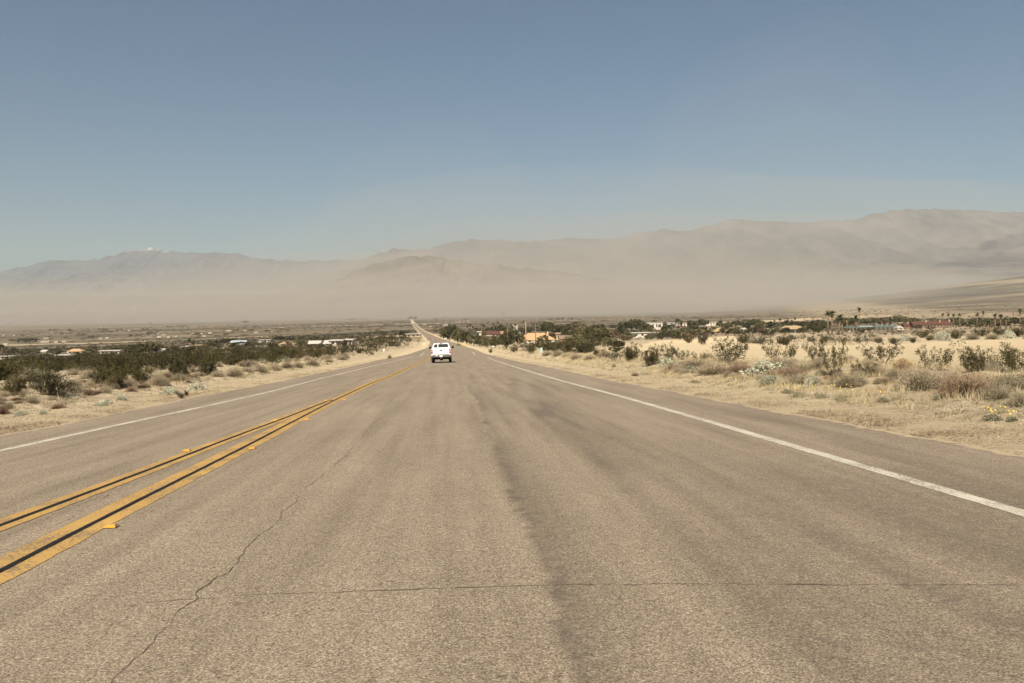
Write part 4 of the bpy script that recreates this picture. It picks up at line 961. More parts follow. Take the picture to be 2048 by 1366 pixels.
# ================================================================== HOUSES
m_wall_w = plain('white_stucco', (.60, .54, .45), .85, .08, 1); m_wall_t = plain('tan_stucco', (.50, .37, .24), .85, .08, 1); m_wall_b = plain('brown_wall', (.24, .17, .12), .85, .1, 1)
def tiles(name, c):
    m, nt, b = nodes(name); wv = nt.nodes.new('ShaderNodeTexWave'); wv.inputs['Scale'].default_value = 1.6; wv.inputs['Distortion'].default_value = .6; wv.bands_direction = 'X'
    nt.links.new(objc(nt), wv.inputs[0]); c = np.array(c); r = ramp(nt, wv.outputs['Fac'], [(0, tuple(c*.82)), (1, tuple(np.clip(c*1.1, 0, .9)))])
    nt.links.new(mix(nt, .5, r, ramp(nt, noise(nt, objc(nt), .6, 5), [(.3, tuple(c*.8)), (.7, tuple(np.clip(c*1.15, 0, .9)))])), b.inputs['Base Color']); return m
m_ro = tiles('orange_roof_tile', (.50, .32, .175)); m_rr = tiles('red_roof_tile', (.11, .052, .038)); m_rt = tiles('tan_shingle', (.40, .29, .155)); m_rg = tiles('grey_shingle', (.40, .37, .33)); m_rw = plain('white_roof', (.52, .48, .41), .7, .05, 1)
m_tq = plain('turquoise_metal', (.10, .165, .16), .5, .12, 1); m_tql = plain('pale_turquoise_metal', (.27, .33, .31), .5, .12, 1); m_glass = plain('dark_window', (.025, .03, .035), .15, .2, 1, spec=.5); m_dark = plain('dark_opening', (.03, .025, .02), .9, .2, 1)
m_solar = plain('solar_cell', (.03, .035, .06), .2, .2, 1, spec=.5); m_bl = plain('pale_blue_roof', (.40, .45, .48), .6, .1, 1); m_pink = plain('salmon_stucco', (.30, .17, .10), .85, .1, 1)
def house(x0, x1, yb, ytop, roof, mr, mw, label, cat='house', depth=None, nwin=4, eave=.35, wallf=.5, group=None, name='house', dist=None, door=True, yaw=0, lift=0, chim=0, wing=None, solar=False, carport=False):
    """x0..x1, yb (ground), ytop (roof top) in photo pixels fix the real width and height at the distance where the house stands"""
    pc = (x0+x1)/2
    if dist is None: x, y, z = at(pc, yb)
    else: y = dist; x = ray(pc, yb)[0]*y; z = gz(x, y)
    s = y/F; W = (x1-x0)*s; Hh = max(2.4, (CAMH+ray(pc, ytop)[2]*y)-z); D = depth or min(max(6., W*.55), 14.); hw = Hh*wallf
    e = link(name, None, None, (x, y, z), yaw); tag(e, label, cat, group)
    mb = MB(); mb.box(-W/2+eave, W/2-eave, 0, D, -1.5, hw if roof != 'flat' else Hh-.3); link('wall', mb.data('house_wall', mw), e)
    mb = MB()
    if roof == 'hip':
        r = W*.29; a = [(-W/2, -.5, hw), (W/2, -.5, hw), (W/2, D+.5, hw), (-W/2, D+.5, hw)]; b0 = (-W/2+r, D/2, Hh); b1 = (W/2-r, D/2, Hh)
        mb.poly([a[0], a[1], b1, b0]); mb.poly([a[1], a[2], b1]); mb.poly([a[2], a[3], b0, b1]); mb.poly([a[3], a[0], b0]); mb.box(-W/2, W/2, -.5, D+.5, hw-.22, hw-.002)
    elif roof == 'gable':
        a = [(-W/2, -.5, hw), (W/2, -.5, hw), (W/2, D+.5, hw), (-W/2, D+.5, hw)]; b0 = (-W/2, D/2, Hh); b1 = (W/2, D/2, Hh)
        mb.poly([a[0], a[1], b1, b0]); mb.poly([a[2], a[3], b0, b1]); mb.poly([a[1], a[2], b1]); mb.poly([a[3], a[0], b0]); mb.box(-W/2, W/2, -.5, D+.5, hw-.2, hw-.002)
    else:
        mb.box(-W/2-.3, W/2+.3, -.9, D+.3, Hh-.3, Hh)
    rf = link('roof', mb.data('house_roof', mr), e)
    if chim:
        mb = MB(); mb.box(W*.28, W*.28+.9, D*.3, D*.3+.9, hw, Hh+chim); link('chimney', mb.data('chimney', m_wall_t), rf)
    if solar:
        mb = MB(); sl = (Hh-hw)/(D/2+.5); xa, xb = -W*.12, W*.12
        mb.poly([(xa, .8, hw+1.3*sl+.12), (xb, .8, hw+1.3*sl+.12), (xb, D*.4, hw+(D*.4+.5)*sl+.12), (xa, D*.4, hw+(D*.4+.5)*sl+.12)]); link('solar_panel', mb.data('solar_panel', m_solar), rf)
    wh = (hw if roof != 'flat' else Hh-.3)
    for i in range(nwin):
        cx = -W/2+W*(i+.75)/(nwin+.5); ww_ = min(1.5, W/(nwin+1)*.5); mb = MB(); mb.box(cx-ww_/2, cx+ww_/2, -.05, .02, wh*.38, wh*.80)
        wn_ = link('window', mb.data('window_frame', m_wall_b), e); mb = MB(); mb.box(cx-ww_/2+.08, cx+ww_/2-.08, -.07, -.045, wh*.38+.08, wh*.80-.08); link('pane', mb.data('window_pane', m_glass), wn_)
    if door:
        mb = MB(); mb.box(W*.02, W*.02+1.0, -.06, .02, 0, min(2.1, wh*.9)); link('door', mb.data('door', m_wall_b), e)
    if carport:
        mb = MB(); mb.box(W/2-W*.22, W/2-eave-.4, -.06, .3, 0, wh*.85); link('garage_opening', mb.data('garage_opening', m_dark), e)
    return e
house(1035, 1111, 686.5, 666.5, 'hip', m_ro, m_wall_w, 'white house with a large orange tan hipped roof behind the mile marker', nwin=5, wallf=.36, chim=.6)
house(1112, 1121, 684, 666, 'flat', m_wall_t, m_wall_t, 'tall tan box like tower right of the orange roofed house', 'building', nwin=1, door=False, name='building', eave=.3)
house(951, 963, 676, 663, 'flat', m_wall_w, m_wall_w, 'cream windowless block at the left end of the red roofed building', 'building', nwin=1, door=False, name='building', eave=.3)
house(961, 1000, 675, 662.5, 'gable', m_rr, m_wall_t, 'long building with a red tiled roof among the trees near the road', 'building', nwin=5, wallf=.5, name='building')
house(972, 984, 680, 672, 'gable', m_rw, m_wall_t, 'small shed with a white roof below the long red roof', 'shed', nwin=1, name='shed')
house(1000, 1007, 674, 662, 'gable', m_pink, m_pink, 'salmon coloured house half hidden by trees', nwin=2)
house(1038, 1054, 668, 657.5, 'hip', m_rr, m_wall_w, 'small house with a red hipped roof behind the two power poles', nwin=2)
house(1026, 1036, 664, 650, 'flat', m_wall_w, m_wall_w, 'white two storey house far behind the power poles', nwin=3)
house(1094, 1110, 676, 665.5, 'gable', m_rr, m_wall_t, 'dark red roofed house directly behind the orange roof', nwin=2)
house(1118, 1146, 684, 671, 'gable', m_wall_b, m_wall_b, 'low brown roofed house right of the tan tower', nwin=2)
house(1233, 1245, 670, 661, 'flat', m_rw, m_wall_w, 'small flat white roofed house left of the modern white one', nwin=2)
house(1214, 1224, 674, 665, 'flat', m_rw, m_wall_w, 'tiny white roofed building among the trees left of the flat white house', nwin=1)
house(1264, 1318, 675, 665, 'flat', m_rw, m_wall_w, 'long flat roofed white house with a dark carport on its right', nwin=4, eave=.6, carport=True)
house(1294, 1326, 660, 644.5, 'flat', m_rw, m_wall_w, 'white two storey block, left of the white complex', 'building', nwin=4, name='building')
house(1334, 1350, 660, 645, 'flat', m_rw, m_wall_w, 'white two storey block with dark openings, middle of the white complex', 'building', nwin=3, name='building')
house(1352, 1374, 656, 645.5, 'flat', m_rw, m_wall_w, 'low white block, right end of the white complex', 'building', nwin=3, name='building')
house(1373, 1394, 662, 651.5, 'hip', m_rr, m_wall_w, 'cream house with a bright red roof right of the white complex', nwin=2)
house(1402, 1436, 668, 654.5, 'hip', m_rt, m_wall_b, 'brown house with a golden tan roof, left one of the pair', nwin=3, wallf=.45)
house(1428, 1462, 669, 655.5, 'hip', m_rt, m_wall_b, 'brown house with a golden tan roof, right one of the pair', nwin=3, wallf=.45)
house(1412, 1432, 652, 643.5, 'flat', m_wall_t, m_wall_w, 'pale house far off against the sandy strip', nwin=3)
house(1482, 1497, 664, 655.5, 'hip', m_rg, m_wall_w, 'small white house with a grey roof between round trees', nwin=2)
house(1534, 1556, 667, 657, 'gable', m_rg, m_wall_b, 'low grey roofed house left of the long tan one', nwin=2)
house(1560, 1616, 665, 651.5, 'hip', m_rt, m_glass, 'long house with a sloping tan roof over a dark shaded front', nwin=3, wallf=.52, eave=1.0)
def roofshed(x0, x1, yb, yt, mr, label, dist=None, poles=0):
    pc = (x0+x1)/2; x, y, z = at(pc, yb); s = y/F; W = (x1-x0)*s; Hh = max(2.5, (CAMH+ray(pc, yt)[2]*y)-z)
    e = link('shade_canopy', None, None, (x, y, z)); tag(e, label, 'canopy', 'turquoise roofed canopies of the lodge')
    mb = MB(); mb.poly([(-W/2, -2, Hh*.78), (W/2, -2, Hh*.78), (W/2, 4, Hh), (-W/2, 4, Hh)]); mb.poly([(-W/2, -2, Hh*.78-.2), (-W/2, 4, Hh-.2), (W/2, 4, Hh-.2), (W/2, -2, Hh*.78-.2)]); mb.poly([(-W/2, -2, Hh*.78-.2), (W/2, -2, Hh*.78-.2), (W/2, -2, Hh*.78), (-W/2, -2, Hh*.78)])
    link('roof', mb.data('canopy_roof', mr), e)
    mb = MB(); mb.box(-W/2+.5, W/2-.5, 2.2, 3.6, -1, Hh*.85); link('back_wall', mb.data('canopy_wall', m_wall_w), e)
    for i in range(5):
        mb = MB(); cx = -W/2+W*(i+.5)/5; mb.box(cx-.1, cx+.1, -1.8, -1.6, -.5, Hh*.79-.2); link('post', mb.data('canopy_post', m_wall_w), e)
    for i in range(poles):
        mb = MB(); cx = -W/2+W*(i+.6)/poles; mb.tube((cx, 1, Hh*.85), (cx, 1, Hh*.85+3.6), .10, .07, 6); link('mast', mb.data('mast', m_wall_w), e)
roofshed(1688, 1722, 661, 653.5, m_tq, 'dark turquoise low roof, leftmost of the lodge canopies'); roofshed(1718, 1752, 660.5, 651.5, m_tql, 'pale turquoise low roof, middle of the lodge canopies'); roofshed(1748, 1790, 661, 651, m_tq, 'bright turquoise low roof with thin masts, rightmost canopy', poles=4)
house(1794, 1808, 660, 651.5, 'hip', m_rg, m_wall_w, 'pointed pale grey roof between the canopies and the red roofs', 'pavilion', nwin=1, name='pavilion')
house(1826, 1862, 656, 643, 'gable', m_rr, m_wall_b, 'long dark red roofed lodge wing, left one', 'building', nwin=5, name='building', chim=.8)
house(1858, 1888, 655.5, 642, 'gable', m_rr, m_wall_b, 'long dark red roofed lodge wing, middle one', 'building', nwin=4, name='building', chim=1)
house(1886, 1904, 655, 641.5, 'gable', m_rr, m_wall_b, 'dark red roofed lodge wing, right one with a yellow lit gable', 'building', nwin=3, name='building', chim=1)
house(1808, 1820, 657, 646, 'gable', m_rr, m_pink, 'rust coloured small lodge house with a white chimney', nwin=1, chim=.6)
# left of the road
house(108, 140, 719, 709.5, 'flat', m_rw, m_wall_w, 'long white flat roofed house on the left edge of the scrub', nwin=3)
house(133, 164, 708, 698, 'hip', m_ro, m_wall_w, 'white house with a small orange roof behind the long white one', nwin=3, wallf=.55)
house(-2, 21, 720, 712.5, 'flat', m_rw, m_wall_w, 'white and orange trailer at the left edge of the view', 'trailer', nwin=2, name='trailer')
house(80, 93, 706, 700, 'gable', m_rw, m_wall_t, 'small house with a white roof left of the orange roof', nwin=1)
house(199, 240, 709, 702.5, 'flat', m_rw, m_wall_w, 'very long low white building left of the big tree clump', 'building', nwin=4, name='building')
house(314, 328, 706, 700, 'gable', m_rw, m_wall_w, 'small bright white shed right of the big tree clump', 'shed', nwin=1, name='shed')
house(366, 376, 700, 693.5, 'flat', m_rw, m_wall_t, 'little pale shed beside the left palm pair', 'shed', nwin=1, name='shed')
house(386, 402, 696, 691, 'flat', m_wall_t, m_wall_t, 'low tan shed right of the palm pair', 'shed', nwin=1, name='shed')
house(403, 414, 696.5, 690.5, 'gable', m_rt, m_wall_t, 'small tan roofed shed beyond the scrub', 'shed', nwin=1, name='shed')
house(460, 492, 688, 681, 'gable', m_bl, m_wall_t, 'long house with a pale bluish metal roof', nwin=3)
house(476, 484, 696, 691, 'flat', m_rw, m_wall_w, 'tiny white trailer below the bluish roof', 'trailer', nwin=1, name='trailer')
house(517, 529, 685, 679.5, 'flat', m_rw, m_wall_w, 'white house, left one of the twin pair above the scrub', nwin=2)
house(532, 541, 685, 679, 'flat', m_rw, m_wall_w, 'white house, right one of the twin pair above the scrub', nwin=1)
house(556, 591, 692, 684, 'hip', m_rt, m_wall_w, 'house with a tan roof carrying a dark solar panel', nwin=3, solar=True)
house(615, 641, 692.5, 684.5, 'gable', m_rw, m_wall_w, 'white house with a dark porch, leftmost of the white row by the road', nwin=2, carport=True)
house(646, 662, 693, 685.5, 'gable', m_rw, m_wall_w, 'white gabled barn beside the open carport', 'barn', nwin=1, name='barn', door=False)
house(658, 686, 692, 684.5, 'flat', m_rw, m_wall_w, 'white house with a dark open carport, middle of the white row', nwin=2, carport=True)
house(688, 706, 690.5, 682.5, 'flat', m_rw, m_wall_w, 'white house right of the cypress in the white row', nwin=2)
house(811, 842, 674.5, 667.5, 'flat', m_rw, m_wall_t, 'long white roofed house beside a dark tree left of the far road', nwin=3)
# far specks: every small pale house out on the valley floor
FAR = [(86, 685), (92, 685), (112, 685.5), (128, 684.5), (92, 678), (28, 672), (7, 672), (103, 667), (201, 678), (214, 677), (304, 671), (316, 669), (318, 675), (327, 671), (337, 675.5), (352, 674), (384, 669), (403, 668), (10, 690),
       (203, 653.5), (212, 653.5), (218, 653), (228, 662), (240, 663), (258, 662), (328, 648), (408, 673), (420, 667), (457, 663), (485, 648.5), (490, 662), (512, 666), (538, 659), (544, 664), (562, 657), (539, 639), (548, 639), (593, 636), (634, 631), (641, 631),
       (849, 650), (861, 653.5), (875, 648), (891, 651), (904, 643.5), (912, 643.5), (919, 644), (928, 644.5), (937, 643), (1015, 640), (1072, 638.5), (1093, 637), (1118, 640), (1163, 640), (1176, 631.5), (1192, 631), (1203, 630), (1217, 630.5), (1253, 634), (1288, 634), (1228, 630)]
SP = []
m_fr = plain('faded_roof', (.55, .48, .38), .8, .1, 1); m_fr2 = plain('dull_roof', (.40, .33, .26), .8, .1, 1)
for v in range(3):
    mb = MB(); W = (9, 13, 7)[v]; mb.box(-W/2, W/2, 0, 6, -1, 2.5, 0); mb.poly([(-W/2-.4, -.4, 2.5), (W/2+.4, -.4, 2.5), (W/2+.4, 3, 3.6), (-W/2-.4, 3, 3.6)], 1); mb.poly([(W/2+.4, 6.4, 2.5), (-W/2-.4, 6.4, 2.5), (-W/2-.4, 3, 3.6), (W/2+.4, 3, 3.6)], 1)
    mb.poly([(-W/2-.4, -.4, 2.5), (-W/2-.4, 3, 3.6), (-W/2-.4, 6.4, 2.5)], 1); mb.poly([(W/2+.4, -.4, 2.5), (W/2+.4, 6.4, 2.5), (W/2+.4, 3, 3.6)], 1); mb.box(-W*.3, -W*.1, -.05, .05, .9, 2, 2); mb.box(W*.1, W*.3, -.05, .05, .9, 2, 2)
    SP.append(mb.data('distant_house', [[m_wall_w, m_wall_t, m_wall_w][v], [m_rw, m_fr, m_fr2][v], m_glass]))
for i, (a, b_) in enumerate(FAR):
    x, y, z = at(a, b_); o = link('distant_house', SP[i % 3], None, (x, y, z), random.uniform(-.4, .4)); s = random.uniform(.7, 1.15)*max(.8, 3.6*y/F/10); o.scale = (s, s, min(s*.9, 1.5))
    tag(o, 'tiny pale house far out on the valley floor '+('left' if a < 840 else 'right')+' of the road', 'house', 'tiny distant houses '+('left' if a < 840 else 'right')+' of the road')

# ================================================================== TREES & PALMS IN PLACE
T = [(888, 680, 20, 22, 1), (899, 682, 26, 27, 0), (915, 685, 30, 29, 1), (932, 689, 30, 28, 0), (948, 692, 30, 26, 2), (960, 694, 26, 24, 1), (975, 690, 24, 22, 3), (990, 696, 26, 20, 0), (1002, 690, 26, 24, 1), (1015, 694, 28, 34, 0), (1028, 692, 26, 34, 1), (1040, 690, 20, 22, 0), (1020, 676, 26, 22, 1),
     (944, 672, 22, 17, 2), (955, 668, 18, 14, 1), (972, 664, 24, 13, 0), (990, 664, 22, 14, 0), (1004, 668, 24, 20, 0), (1020, 664, 22, 14, 0), (1046, 668, 20, 14, 1), (1060, 666, 20, 16, 0), (1078, 668, 30, 26, 2), (1092, 668, 26, 22, 0), (1104, 668, 26, 22, 1), (1122, 672, 30, 24, 0), (1138, 676, 30, 26, 1), (1152, 676, 26, 22, 0), (1166, 686, 36, 34, 1), (1182, 688, 36, 36, 0), (1196, 690, 34, 34, 1), (1150, 694, 40, 26, 1), (1172, 702, 40, 26, 0), (1130, 698, 30, 20, 3), (1207, 684, 30, 30, 0), (1222, 682, 28, 26, 3), (1110, 704, 24, 14, 0), (1216, 694, 30, 20, 1),
     (1086, 692, 24, 24, 0), (1236, 676, 26, 20, 0), (1247, 664, 24, 22, 0), (1262, 662, 28, 24, 1), (1274, 664, 26, 26, 0), (1286, 666, 24, 24, 0), (1252, 682, 30, 14, 3), (1300, 664, 22, 12, 0), (1312, 657, 18, 18, 0), (1330, 662, 22, 16, 0), (1343, 660, 14, 14, 0), (1358, 656, 16, 20, 0), (1370, 668, 24, 14, 1), (1345, 672, 30, 14, 1), (1325, 674, 26, 12, 0), (1384, 654, 20, 14, 0), (1396, 655, 22, 16, 0), (1408, 654, 22, 17, 0), (1398, 672, 26, 12, 3), (1378, 674, 22, 14, 1),
     (1440, 654, 16, 13, 0), (1450, 656, 14, 10, 1), (1470, 672, 30, 18, 1), (1486, 670, 26, 12, 1), (1505, 668, 26, 15, 0), (1492, 660, 18, 14, 0), (1518, 662, 24, 16, 0), (1526, 668, 26, 14, 3), (1545, 668, 28, 14, 1), (1540, 658, 26, 16, 0), (1556, 664, 22, 16, 0), (1575, 655, 24, 11, 0), (1592, 652, 26, 10, 0), (1612, 652, 24, 10, 0), (1628, 668, 30, 28, 0), (1640, 664, 26, 24, 0), (1655, 660, 26, 18, 0), (1604, 655, 20, 12, 0), (1690, 656, 26, 18, 1), (1704, 650, 30, 16, 2), (1724, 650, 26, 14, 1), (1742, 650, 26, 16, 2), (1760, 650, 28, 16, 0), (1778, 650, 28, 18, 0), (1795, 648, 26, 18, 2), (1808, 648, 22, 16, 0), (1722, 668, 16, 14, 0), (1740, 662, 18, 8, 1),
     (1915, 652, 26, 14, 1), (1934, 654, 24, 13, 0), (1946, 652, 22, 14, 1), (1966, 653, 22, 14, 0), (1980, 656, 22, 16, 1), (1996, 654, 26, 16, 0), (2012, 654, 24, 16, 1), (2030, 652, 26, 18, 0), (2046, 652, 24, 18, 1), (1860, 660, 20, 8, 1), (1834, 658, 18, 8, 0)]
rt = random.Random(3)
for (xa, xb, ya, yb_, n_) in ((955, 1035, 672, 696, 14), (880, 960, 664, 684, 9), (1095, 1240, 690, 706, 24), (1100, 1250, 668, 684, 18), (1090, 1240, 656, 668, 12), (1240, 1400, 670, 680, 24), (1290, 1400, 655, 664, 8), (1400, 1640, 662, 672, 14), (1420, 1620, 652, 658, 12), (1640, 1830, 648, 652, 9), (1905, 2048, 648, 654, 8)):
    for _ in range(n_): T.append((rt.uniform(xa, xb), rt.uniform(ya, yb_), rt.uniform(16, 30), rt.uniform(9, 17), rt.choice((0, 0, 1, 1, 2, 3))))
for i, (a, b_, w_, h_, t) in enumerate(T):
    kinds = ['dark green', 'olive green', 'dusty grey green', 'brownish half bare'][t]
    where = 'beside the road before the long red roof' if a < 960 else 'around the orange roofed house' if a < 1160 else 'in the thicket left of the flat white house' if a < 1262 else 'around the white complex' if a < 1420 else 'between the tan roofed houses' if a < 1625 else 'behind the tall palms and turquoise roofs' if a < 1815 else 'around the red roofed lodge'
    tree(a, b_, w_, h_, t, f'{kinds} tree {where}', f'{kinds} trees {where}')
TL = [(262, 708, 34, 20, 0), (280, 709, 36, 24, 0), (298, 708, 34, 25, 1), (312, 706, 26, 20, 0), (350, 704, 22, 12, 0), (338, 706, 20, 9, 1), (372, 704, 24, 10, 1), (392, 700, 26, 9, 1), (20, 708, 34, 14, 1), (50, 710, 34, 13, 0), (4, 702, 20, 14, 0), (88, 716, 22, 10, 0), (36, 684, 34, 8, 2), (60, 684, 40, 9, 2), (455, 684, 30, 8, 0), (440, 688, 26, 9, 0), (486, 694, 22, 12, 0), (500, 690, 20, 8, 1), (470, 696, 24, 12, 0), (545, 694, 20, 9, 0), (562, 680, 30, 9, 1), (580, 680, 24, 8, 1), (604, 690, 30, 12, 1), (630, 681, 34, 9, 1), (652, 682, 30, 11, 1), (668, 682, 20, 8, 2), (598, 680, 26, 9, 2), (681, 690, 8, 17, 0), (642, 696, 22, 8, 0), (805, 674, 20, 14, 1), (812, 673, 12, 10, 0), (186, 706, 30, 10, 1), (420, 696, 30, 12, 0), (405, 700, 26, 8, 1), (160, 712, 34, 9, 1), (230, 704, 20, 9, 0)]
for _ in range(46): xx_ = rt.uniform(-10, 800); TL.append((xx_, 708-xx_*.022+rt.uniform(-9, 9)*(1-xx_/1200), rt.uniform(14, 28), rt.uniform(6, 11), rt.choice((0, 1, 1, 2, 3))))
for a, b_, w_, h_, t in TL:
    kinds = ['dark green', 'olive green', 'dusty grey green', 'brownish half bare'][t]
    if w_ == 8: tree(a, b_, w_, h_, t, 'narrow dark cypress like tree in the white house row'); continue
    where = 'left of the orange roofed house' if a < 110 else 'in the big dark clump on the left' if a < 345 else 'between the small houses left of the road' if a < 700 else 'beside the far road'
    tree(a, b_, w_, h_, t, f'{kinds} tree {where}', f'{kinds} trees {where}')
PM = [(1656, 668, 622, 'tall fan palm, left trunk of the tallest pair', 1.2), (1664, 668, 621, 'tall fan palm, right trunk of the tallest pair', 1.2), (1678, 670, 628, 'thick fan palm in the clump right of the tallest pair', 1.3), (1684, 669, 634, 'shaggy fan palm at the right of the palm clump', 1.1), (1694, 664, 633, 'small fan palm just right of the palm clump', 1.0),
      (1718, 655, 614.5, 'lone tall thin palm standing highest on the right', 1.2), (1704, 664, 640, 'short fan palm left of the lone tall palm', 1.1), (1712, 661, 631, 'fan palm under the lone tall palm', 1.1), (1724, 660, 637, 'small fan palm right of the lone tall palm', .9),
      (1560, 654, 636.5, 'fan palm, taller one before the sandy strip', 1.1), (1549, 654, 640, 'fan palm left of the taller one before the sandy strip', 1.0), (1528, 656, 642.5, 'lone fan palm before the sandy strip, left one', 1.0), (1576, 652, 638, 'small fan palm far on the sandy strip', .8), (1590, 650, 635, 'fan palm far on the sandy strip near the thin pole', 1.0), (1467, 664, 643, 'fan palm right of the golden roofs', 1.0), (1441, 662, 641, 'fan palm rising behind the golden roofs', 1.0), (1475, 662, 645, 'smaller fan palm right of the golden roofs', .9), (1508, 660, 644, 'fan palm behind the small grey roofed house', .9),
      (1885, 652, 626, 'fan palm, first of four above the red lodge', .9), (1896.5, 654, 627, 'fan palm, second of four above the red lodge', .9), (1907, 654, 627, 'fan palm, third of four above the red lodge', .9), (1919, 655, 627, 'fan palm, fourth of four right of the red lodge', .9), (1954, 654, 625.5, 'fan palm, left one of the pair right of the lodge', 1.1), (1966, 652, 621.5, 'fan palm, right one of the pair right of the lodge', 1.1),
      (1990, 662, 626.5, 'tall fan palm with a long bare trunk near the right edge', 1.1), (2001, 656, 628, 'shaggy fan palm right of the long bare trunk', 1.2), (2012, 655, 633, 'short fan palm in the clump near the right edge', 1.1), (1976, 664, 640, 'dark squat palm left of the long bare trunk', 1.1), (2040, 654, 617.5, 'tall fan palm beside the last power pole', 1.2),
      (935, 670, 650, 'small palm, first above the roadside trees', .9), (940.5, 668, 648.5, 'small palm, second above the roadside trees', .9), (946, 670, 652, 'small palm, third above the roadside trees', .9), (964, 668, 647.5, 'palm behind the red roof, left of a close pair', 1.0), (968.5, 668, 648, 'palm behind the red roof, right of a close pair', 1.0), (988, 666, 646, 'palm behind the red roof, shorter of two apart', 1.0), (996.5, 666, 644.5, 'palm behind the red roof, taller of two apart', 1.0), (1015, 668, 648, 'palm left of the power poles', 1.0), (1047, 664, 641.5, 'palm just left of the first power pole', 1.0), (1030, 666, 647, 'dark palm above the white two storey house', 1.0), (1022, 666, 648, 'dark palm left of the white two storey house', 1.0),
      (379, 702, 676.5, 'fan palm, taller one of the left pair', .9), (387, 700, 682, 'fan palm, shorter one of the left pair', .8), (5, 710, 689, 'fan palm at the left edge of the view', 1.2), (286, 690, 680, 'thin small palm rising out of the left tree clump', .6), (1318, 664, 649, 'palm in front of the white complex, left', .9), (1340, 664, 649, 'palm in front of the white complex, middle', .9), (1363, 662, 646, 'palm in front of the white complex, right', .9), (1206, 676, 648, 'palm rising from the thicket left of the flat white house', 1.0)]
for a, b_, t, lb, cr in PM: palm(a, b_, t, lb, None, cr*(1.55 if a > 1640 and a < 1730 else 1.3))
# hazy far trees
FT = [(826, 640, 16, 8), (820, 640, 12, 6), (1005, 631, 14, 6), (890, 636, 12, 4), (492, 646, 20, 5), (410, 640, 14, 6), (418, 640, 12, 6), (494, 640, 12, 4), (180, 643, 18, 5), (140, 663, 10, 7), (106, 662, 16, 5), (204, 662, 18, 6), (240, 662, 16, 4), (300, 670, 20, 8), (308, 669, 16, 7), (392, 672, 9, 8), (398, 671, 7, 7), (346, 644, 8, 4), (367, 643, 9, 4), (300, 648, 8, 4), (470, 663, 14, 5), (500, 663, 18, 6), (535, 664, 14, 5), (560, 661, 20, 6), (575, 662, 16, 4), (710, 640, 22, 4), (725, 640, 18, 4), (700, 641, 16, 4), (600, 634, 16, 4), (1100, 640, 18, 5), (1120, 640, 20, 5), (1145, 640, 22, 5), (1160, 641, 14, 4), (1455, 620, 10, 4), (870, 640, 12, 4), (930, 640, 12, 4), (20, 650, 20, 4), (60, 648, 26, 5), (100, 647, 22, 4), (140, 646, 24, 4), (160, 672, 20, 5), (186, 676, 30, 6), (270, 674, 26, 6), (60, 687, 24, 7), (44, 686, 22, 6), (760, 668, 10, 3), (340, 655, 16, 4), (362, 654, 20, 4), (290, 660, 14, 4)]
for i, (a, b_, w_, h_) in enumerate(FT):
    x, y, z = at(a, b_); s = y/F; o = link('distant_tree', LOW[i % 2], None, (x, y, z), random.random()*6); o.scale = (w_*s, w_*s, max(4, h_*s)); wh = 'left' if a < 830 else 'right'
    tag(o, f'hazy dark tree clump far out on the valley floor {wh} of the road', 'tree', f'hazy distant trees {wh} of the road')
# ================================================================== POWER POLES
m_pole = plain('weathered_pole', (.20, .14, .095), .9, .2, 2); m_ins = plain('insulator', (.35, .33, .30), .4, .1, 4)
def pole(px, py, top, label, arm=True, th=.16, tint=None):
    x, y, z = at(px, py); h = (CAMH+ray(px, top)[2]*y)-z; e = link('power_pole', None, None, (x, y, z)); tag(e, label, 'power pole')
    th = th*max(1, y/450)
    mb = MB(); mb.tube((0, 0, -1), (0, 0, h), th, th*.7, 8); link('pole', mb.data('pole', tint or m_pole, smooth=True), e)
    if arm:
        mb = MB(); mb.box(-1.3, 1.3, -.22, -.08-.0, h-1.0, h-.85); c = link('crossarm', mb.data('crossarm', m_pole), e)
        for q in (-1.15, -.45, .45, 1.15):
            mb = MB(); mb.tube((q, -.15, h-.85), (q, -.15, h-.62), .05, .035, 6); link('insulator', mb.data('insulator', m_ins), c)
pole(1052, 688, 643.5, 'pale bare power pole in front of the left end of the orange roof', False, .17, plain('pale_pole', (.40, .30, .18), .9, .1, 2))
pole(1071.5, 690, 646, 'dark power pole with crossarms in front of the middle of the orange roof')
pole(964, 692, 650, 'dark power pole in front of the long red roof')
pole(1016, 684, 649, 'dark thin power pole behind trees left of the orange roof')
pole(860.5, 684, 668, 'thin pole left of the road above the white pickup', False, .10)
pole(871, 688, 673, 'short thin pole just right of the pickup roof line', False, .10)
pole(878, 668, 648, 'thin far power pole, nearest of the roadside line', False, .12); pole(869, 662, 649, 'thin far power pole, second of the roadside line', False, .12); pole(886, 672, 650, 'thin far power pole beside the first roadside tree', False, .12)
pole(1147, 658, 637, 'far power pole above the treetops')
pole(1206.5, 672, 646, 'thin pole in the thicket', False, .1)
pole(1352, 676, 647, 'dark power pole before the white complex')
pole(1370, 676, 643, 'paler power pole right of the dark one before the white complex')
pole(1428, 668, 627, 'tall thin power pole in front of the golden roof pair')
pole(1608, 650, 620, 'tall thin power pole on the sandy strip')
pole(1816.6, 648, 612, 'tall power pole with a crossarm left of the red lodge')
pole(1856, 656, 626, 'grey light pole in front of the red lodge', False, .10)
pole(2026.6, 644, 603, 'last tall power pole near the right edge')
pole(1244, 652, 640, 'short distant pole above the thicket', False, .1)

